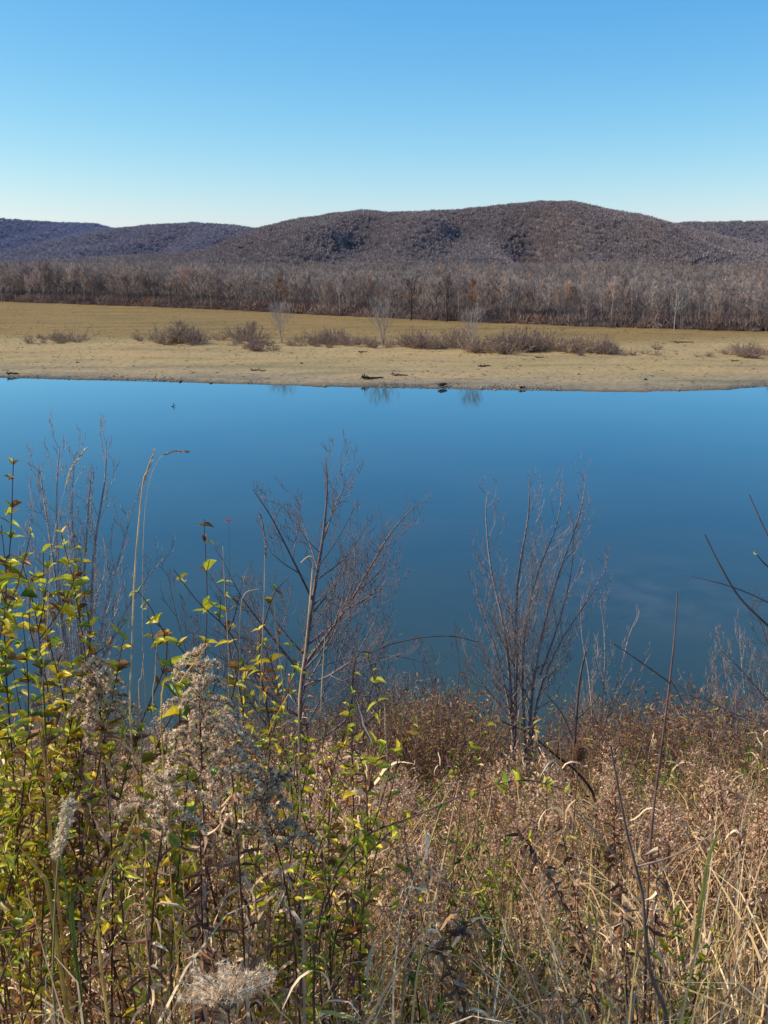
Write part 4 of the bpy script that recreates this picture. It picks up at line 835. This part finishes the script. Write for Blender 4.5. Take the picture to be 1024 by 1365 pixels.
grass_stem([(430, 1010), (428, 940), (431, 880), (433, 850)], 2.1, 'thin straw stem just right of the bare tree trunk', .0010)
grass_stem([(206, 980), (207, 900), (209, 858)], 1.9, 'short straw stem below the loose leafy twigs', .0012)
grass_stem([(187, 960), (189, 900), (192, 870)], 2.0, 'short straw stem close beside the tallest grass stem', .0010)
grass_stem([(215, 960), (240, 910), (262, 880), (278, 858)], 1.7, 'yellow flat straw leaning right across the tip of the largest plume', .0014, col=srgb(196, 176, 104))
grass_stem([(335, 1025), (355, 985), (372, 948), (385, 925)], 1.9, 'yellow straw leaning right beside the broad plume', .0014, col=srgb(196, 170, 104))
grass_stem([(512, 1100), (516, 1020), (514, 960)], 2.4, 'pale fluffy tipped grass stem in the middle shrub', .0010, [(514, 990), (513, 940)])
# tiny pink leaf on a hair thin twig
st = MB(); lf = MB(); S = cr(to_ground(px3([(300, 940), (306, 820), (305, 695)], 2.3)), 20); st.tube(S, np.linspace(.0007, .0003, len(S)), srgb(70, 60, 60), 3); q = S[-1]
for k, (a, b) in enumerate(((1, .3), (-1, .2), (-.2, 1))): lf.leaves([q], np.array([[a, 0, b]]), np.array([[0, -1., .2]]), [.011], [.004], srgb(200, 90, 110), .2, .1)
thing_from('pink_leaf_twig', [('stem', st, M_twig), ('leaves', lf, M_leaf)], 'tiny pink leaf on a hair thin twig against the water', 'twig')

# ---- broad single blades and drooping dry grass clumps
for pts, w_, c_, d, lb in (([(70, 1215), (50, 1160), (25, 1128)], .008, srgb(170, 140, 76), 1.55, 'broad brownish yellow blade bent over at the left edge'), ([(96, 1215), (118, 1185), (135, 1160)], .006, srgb(112, 128, 66), 1.6, 'broad green blade pointing up right at the left'),
                           ([(92, 1210), (84, 1160), (80, 1130)], .004, srgb(112, 130, 66), 1.6, 'narrow green blade standing beside the broad green one'), ([(940, 1170), (950, 1130), (958, 1105)], .010, srgb(176, 172, 84), 2.3, 'pale yellow green blade standing upright at the right'),
                           
                           ([(68, 1120), (62, 1030), (50, 960)], .007, srgb(196, 150, 84), 1.8, 'orange tan upright blade among the left shrubs'), ([(130, 1230), (165, 1130), (182, 1085)], .006, srgb(200, 180, 110), 1.7, 'long pale straw blade leaning right left of the goldenrods')):
    mb = MB(); P = cr(to_ground(px3(pts, d)), 18); Tn = np.gradient(P, axis=0); sd = unit(np.cross(Tn, [0, 1, .25])); w2 = w_*.5*np.sin(np.clip(np.linspace(.15, 1, len(P)), 0, 1)*pi)[:, None]**.5+.0004
    V = np.concatenate([P-sd*w2, P+[0, .002, -.001], P+sd*w2]); n = len(P); Q = [[r*n+i, (r+1)*n+i, (r+1)*n+i+1, r*n+i+1] for r in (0, 1) for i in range(n-1)]; mb.add(V, Q, c_)
    thing_from('grass_blade', [('blade', mb, M_dry)], lb, 'grass blade')
CV = []
for i in range(3):
    mb = MB(); n = 34; B = R.normal(0, .035, (n, 3)); B[:, 2] = -.03; D = R.normal(0, .30, (n, 3)); D[:, 2] = 1
    mb.blades(B, D, R.uniform(.55, 1.0, n)*.85, R.uniform(.004, .008, n), R.uniform(.6, 1.8, n), pick([srgb(206, 186, 156), srgb(184, 160, 132), srgb(160, 134, 110), srgb(214, 198, 172)], n), k=9, wob=.1); CV.append(mb.mesh('dry_grass_clump', M_dry))
for (px, py, d) in ((945, 1150, 2.7), (985, 1135, 2.9), (1015, 1130, 2.7), (905, 1200, 2.3), (1000, 1180, 2.3), (940, 1235, 2.0), (300, 1180, 1.9), (350, 1215, 1.9), (200, 1215, 1.7), (110, 1250, 1.6), (50, 1260, 1.5), (420, 1260, 1.8), (160, 1300, 1.4), (380, 1290, 1.6), (890, 1290, 1.8), (780, 1270, 1.9), (990, 1290, 1.7), (500, 1300, 1.7), (620, 1300, 1.8), (250, 1250, 1.5)):
    p = at(px, py, d); z = float(near_z(p[0], p[1])); o = link('dry_grass_clump', CV[R.integers(0, 3)]); o.location = (float(p[0]), float(p[1]), z); h = (p[2]-z)/.62; o.scale = (max(.8, h*.8), max(.8, h*.8), h); o.rotation_euler = (0, 0, R.uniform(0, 6.28))
    tag(o, 'pale dry grass clump with blades curling over among the weeds', 'grass clump', 'pale curling grass clumps along the front of the bank')

# ---- bare trees and brush down the bank
def grow(st, tw, P, r0, r1, lvl, col, dens, ang=.6, up=.35, lf=.5, u0=.18):
    n = len(P); mb = st if r0 > .0045 else tw; mb.tube(P, np.linspace(r0, r1, n), col*np.clip(R.normal(1, .12), .7, 1.3), 6 if r0 > .02 else (4 if r0 > .006 else 3))
    if lvl == 0: return
    L_ = plen(P); k = max(2, int(L_/dens))
    for i in range(k):
        u = u0+(1-u0)*(i+R.uniform(.1, .9))/k; p, q = resamp(P, [min(u, .99), min(u+.03, 1)]); t = unit(q-p); o_ = rnd_unit(1)[0]; o_ = unit(o_-t*np.dot(o_, t))
        d_ = unit(t*cos(ang)+o_*sin(ang)*R.uniform(.6, 1.4)+[0, 0, up*.5]); l = L_*lf*(1.12-u)*R.uniform(.5, 1.1)+.05
        a = p+d_*l*.5+rnd_unit(1)[0]*l*.05; b = p+unit(d_+np.array([0, 0, up])+rnd_unit(1)[0]*.12)*l
        rr = (r0+(r1-r0)*u)*.55; grow(st, tw, cr([p, a, b], 5 if lvl > 1 else 4), max(rr, .0022), .0014, lvl-1, col, dens*.62, ang, up, lf)
def bare(curves, d, col, label, lvl=3, dens=.22, ang=.6, up=.35, lf=.42, name='bare_tree', tz=True, u0=.2):
    st = MB(); tw = MB()
    for pts, r0, r1 in curves:
        P = px3(pts, d)
        if tz and pts[0][1] > 930:
            b = P[0]; z = float(near_z(b[0], b[1])); P = np.concatenate([[np.array([b[0]+R.normal(0, .05), b[1], z-.1])], P]) if b[2] > z+.05 else P
        grow(st, tw, cr(P, 18), r0, r1, lvl, col, dens, ang, up, lf, u0)
    return thing_from(name, [('trunk', st, M_bark), ('twigs', tw, M_twig)], label, 'tree')
BK = srgb(112, 94, 88); BG = srgb(176, 158, 144)
bare([([(398, 990), (404, 900), (417, 800), (430, 720), (436, 640), (434, 588)], .050, .003)], 8.5, BK, 'dark bare tree left of the middle with a single leaning trunk and side limbs', dens=.24) if 0 else None
def multi(curves, *a, **k): return bare(curves, *a, **k)
multi([([(398, 985), (404, 900), (417, 800), (430, 720), (436, 655), (434, 610)], .034, .003), ([(407, 885, .1), (465, 805, .3), (520, 712, .5), (560, 668, .6)], .020, .002), ([(417, 800), (390, 745, -.2), (362, 690, -.4), (337, 652, -.5)], .013, .002),
       ([(404, 900), (365, 852, -.3), (325, 800, -.6), (296, 745, -.8)], .014, .002), ([(430, 722), (452, 662, .3), (478, 612, .5)], .009, .0015), ([(410, 860), (450, 830, .6), (500, 790, 1), (545, 770, 1.2)], .010, .002), ([(402, 925), (455, 890, .5), (520, 875, .9), (575, 885, 1.2)], .010, .002),
       ([(400, 950), (350, 905, -.4), (300, 880, -.7), (250, 850, -.9)], .010, .002), ([(424, 760), (405, 700, .4), (385, 650, .6)], .008, .0015)], 8.0, srgb(126, 110, 104),
      'dark bare tree left of the middle with a long limb reaching right', lvl=3, dens=.15, lf=.50, ang=.78)
multi([([(686, 985), (688, 880), (690, 780), (704, 690), (706, 640)], .030, .003), ([(706, 975), (716, 880), (740, 780), (772, 690), (782, 632)], .025, .003), ([(700, 985), (697, 880), (712, 780), (742, 700), (752, 640)], .020, .003), ([(684, 985), (676, 860), (655, 760), (648, 690), (650, 655)], .020, .003),
       ([(684, 985), (665, 880), (640, 810), (632, 760)], .018, .002), ([(712, 960), (740, 870), (790, 790), (815, 740)], .018, .002), ([(720, 900), (745, 830), (762, 760), (765, 690)], .014, .002)], 10.5, srgb(150, 134, 126),
      'grey bare tree of several upright stems from one base, right of the middle', lvl=3, dens=.18, ang=.70, lf=.38, up=.42, u0=.30)
multi([([(112, 1000), (106, 880), (104, 780), (96, 690), (100, 600)], .022, .002), ([(112, 1000), (120, 860), (125, 740), (140, 640), (142, 585)], .020, .002), ([(116, 980), (135, 840), (160, 740), (180, 670)], .018, .002), ([(106, 990), (85, 850), (70, 740), (58, 660), (52, 620)], .018, .002),
       ([(106, 990), (90, 870), (78, 760), (76, 650), (80, 590)], .014, .002), ([(118, 960), (150, 850), (190, 780), (222, 740)], .012, .002), ([(104, 960), (60, 860), (40, 790), (28, 720)], .012, .002), ([(110, 900), (112, 780), (118, 680), (122, 630)], .012, .002)], 7.0, srgb(160, 150, 144),
      'bluish grey many stemmed bare tree behind the leafy shrub at left', lvl=3, dens=.17, ang=.55, lf=.36, up=.5, u0=.3)
multi([([(800, 985), (806, 900), (806, 850), (800, 800)], .016, .002), ([(804, 985), (826, 900), (838, 850), (850, 820)], .014, .002), ([(790, 985), (785, 900), (776, 850), (774, 800)], .014, .002), ([(815, 985), (846, 910), (868, 870)], .010, .002)], 12.0, BG, 'small pale bare tree just right of the many stemmed grey tree', lvl=3, dens=.20, ang=.45, lf=.35, up=.5)
multi([([(950, 985), (955, 900), (952, 855)], .012, .002), ([(975, 985), (965, 900), (958, 840)], .012, .002), ([(1000, 985), (990, 900), (985, 830)], .014, .002), ([(1030, 985), (1010, 900), (1000, 860)], .012, .002), ([(990, 985), (940, 930), (915, 905)], .010, .002)], 12.5, BG, 'pale bare sapling cluster over the water near the right edge', lvl=3, dens=.15, ang=.5, lf=.4, up=.4)
multi([([(1060, 985), (1020, 930), (985, 890), (960, 865)], .014, .002), ([(1075, 985), (1040, 900), (1020, 850), (1005, 800)], .014, .002), ([(1060, 985), (1000, 960), (930, 930), (900, 925)], .010, .002)], 9.0, srgb(132, 116, 106), 'bare tree leaning in from the right edge over the pale saplings', lvl=3, dens=.15, ang=.5, lf=.4, up=.3)
multi([([(262, 985), (255, 900), (235, 820), (222, 760)], .010, .002), ([(262, 985), (268, 900), (262, 820)], .010, .002), ([(262, 985), (285, 920), (300, 850), (335, 790)], .010, .002)], 9.0, srgb(106, 90, 84), 'thin bare sapling behind the loose leafy twigs, between two larger bare trees', lvl=3, dens=.17, ang=.5, lf=.35)
multi([([(600, 985), (612, 900), (606, 840)], .010, .002), ([(600, 985), (580, 920), (560, 860)], .010, .002), ([(600, 985), (630, 940), (650, 905)], .008, .002)], 11.5, srgb(106, 86, 78), 'low thin bare sapling left of the many stemmed grey tree', lvl=3, dens=.17, ang=.55, lf=.4)
multi([([(478, 985), (470, 900), (455, 850), (450, 790)], .010, .002), ([(485, 985), (500, 900), (515, 840)], .010, .002), ([(480, 985), (530, 930), (560, 900)], .010, .002)], 9.5, srgb(96, 78, 72), 'thin dark bare sapling at the right foot of the dark bare tree', lvl=3, dens=.15, ang=.55, lf=.4)

# low bare brush along the brow
BV = []
for i in range(5):
    st = MB(); tw = MB(); c_ = [srgb(132, 102, 84), srgb(146, 118, 100), srgb(120, 92, 82), srgb(150, 120, 84), srgb(110, 88, 78)][i]
    for k in range(9):
        a = R.uniform(0, 6.28); l = R.uniform(.6, 1); P = cr([(0, 0, -.05), (cos(a)*.18*l, sin(a)*.18*l, .45*l), (cos(a)*.42*l, sin(a)*.42*l, .95*l)], 6); grow(st, tw, P, .007, .0015, 2, c_, .13, .6, .3, .45, .1)
    n = 260; P = R.normal(0, .25, (n, 3)); P[:, 2] = R.uniform(.2, .95, n); dl = MB(); a = R.uniform(0, 6.28, n)
    dl.leaves(P, rnd_unit(n), rnd_unit(n), R.uniform(.02, .045, n), .014, pick([c_*1.1, c_*.8, srgb(140, 128, 60), srgb(128, 84, 60)], n), .4, R.uniform(.1, 1, n))
    BV.append((st.mesh('stems', M_bark), tw.mesh('twigs', M_twig), dl.mesh('dead_leaves', M_dry)))
BL = 'bare reddish brown bush in the brush along the brow of the near bank'
for i in range(145):
    px = R.uniform(-60, 1090) if i < 100 else R.choice([R.uniform(430, 690), R.uniform(760, 900), R.uniform(540, 620)]); d = R.uniform(8.5, 16); p = at(px, 1000, d); x_, y_ = float(p[0]), float(p[1]); z = float(near_z(x_, y_)); tp = at(px, R.uniform(925, 1000)-(20 if px > 880 else 18 if 440 < px < 660 else 0), d)[2]; h = min(2.2, tp-z)
    if h < .4: continue
    o = empty('bare_bush', (x_, y_, z), BL, 'shrub', 'bare bushes along the brow of the near bank', R.uniform(0, 6.28)); v = R.integers(0, 5)
    for me, nm in zip(BV[v], ('stems', 'twigs', 'dead_leaves')): link(nm, me, o)
    o.scale = (min(h, 1.3)*1.1, min(h, 1.3)*1.1, h)
#NEAREND
# ------------------------------------------------------------------ light, sky, camera
SUN_AZ, SUN_EL = radians(-88), radians(38)      # left of the view direction (+Y)
w = bpy.data.worlds.new('World'); bpy.context.scene.world = w; w.use_nodes = True; nt = w.node_tree
bg = nt.nodes['Background']; sky = nt.nodes.new('ShaderNodeTexSky'); sky.sky_type = 'NISHITA'; sky.sun_disc = False
sky.sun_elevation = SUN_EL; sky.sun_rotation = SUN_AZ; sky.altitude = 100; sky.air_density = 1.0; sky.dust_density = .3; sky.ozone_density = 2.0
STR = .11; bg.inputs['Strength'].default_value = STR      # deep blue autumn sky: each channel of the physical sky gets its own contrast
sp = nt.nodes.new('ShaderNodeSeparateColor'); cb = nt.nodes.new('ShaderNodeCombineColor'); nt.links.new(sky.outputs[0], sp.inputs[0])
for i, (k_, g_) in enumerate(((1.42, 1.62), (1.19, 1.0), (1.09, .45))):
    a_ = nt.nodes.new('ShaderNodeMath'); a_.operation = 'POWER'; b_ = nt.nodes.new('ShaderNodeMath'); b_.operation = 'MULTIPLY'
    nt.links.new(sp.outputs[i], a_.inputs[0]); a_.inputs[1].default_value = g_; nt.links.new(a_.outputs[0], b_.inputs[0]); b_.inputs[1].default_value = k_*STR**g_/STR; nt.links.new(b_.outputs[0], cb.inputs[i])
nt.links.new(cb.outputs[0], bg.inputs['Color'])
sd = bpy.data.lights.new('sun', 'SUN'); sd.energy = 5.0; sd.angle = radians(.5); sd.color = (1, .93, .80)
so = bpy.data.objects.new('sun', sd); C.objects.link(so)
d = Vector((sin(SUN_AZ)*cos(SUN_EL), cos(SUN_AZ)*cos(SUN_EL), sin(SUN_EL))); so.rotation_euler = d.to_track_quat('Z', 'Y').to_euler()
cd = bpy.data.cameras.new('camera'); co = bpy.data.objects.new('camera', cd); C.objects.link(co)
cd.sensor_fit = 'VERTICAL'; cd.sensor_height = 36; cd.lens = 35; cd.clip_start = .05; cd.clip_end = 30000
co.location = (0, 0, H); co.rotation_euler = (radians(90)-PITCH, 0, 0)
sc = bpy.context.scene; sc.camera = co
sc.view_settings.view_transform = 'Standard'; sc.view_settings.look = 'None'; sc.view_settings.exposure = 0
sc.cycles.max_bounces = 6; sc.cycles.transparent_max_bounces = 4; sc.cycles.diffuse_bounces = 3
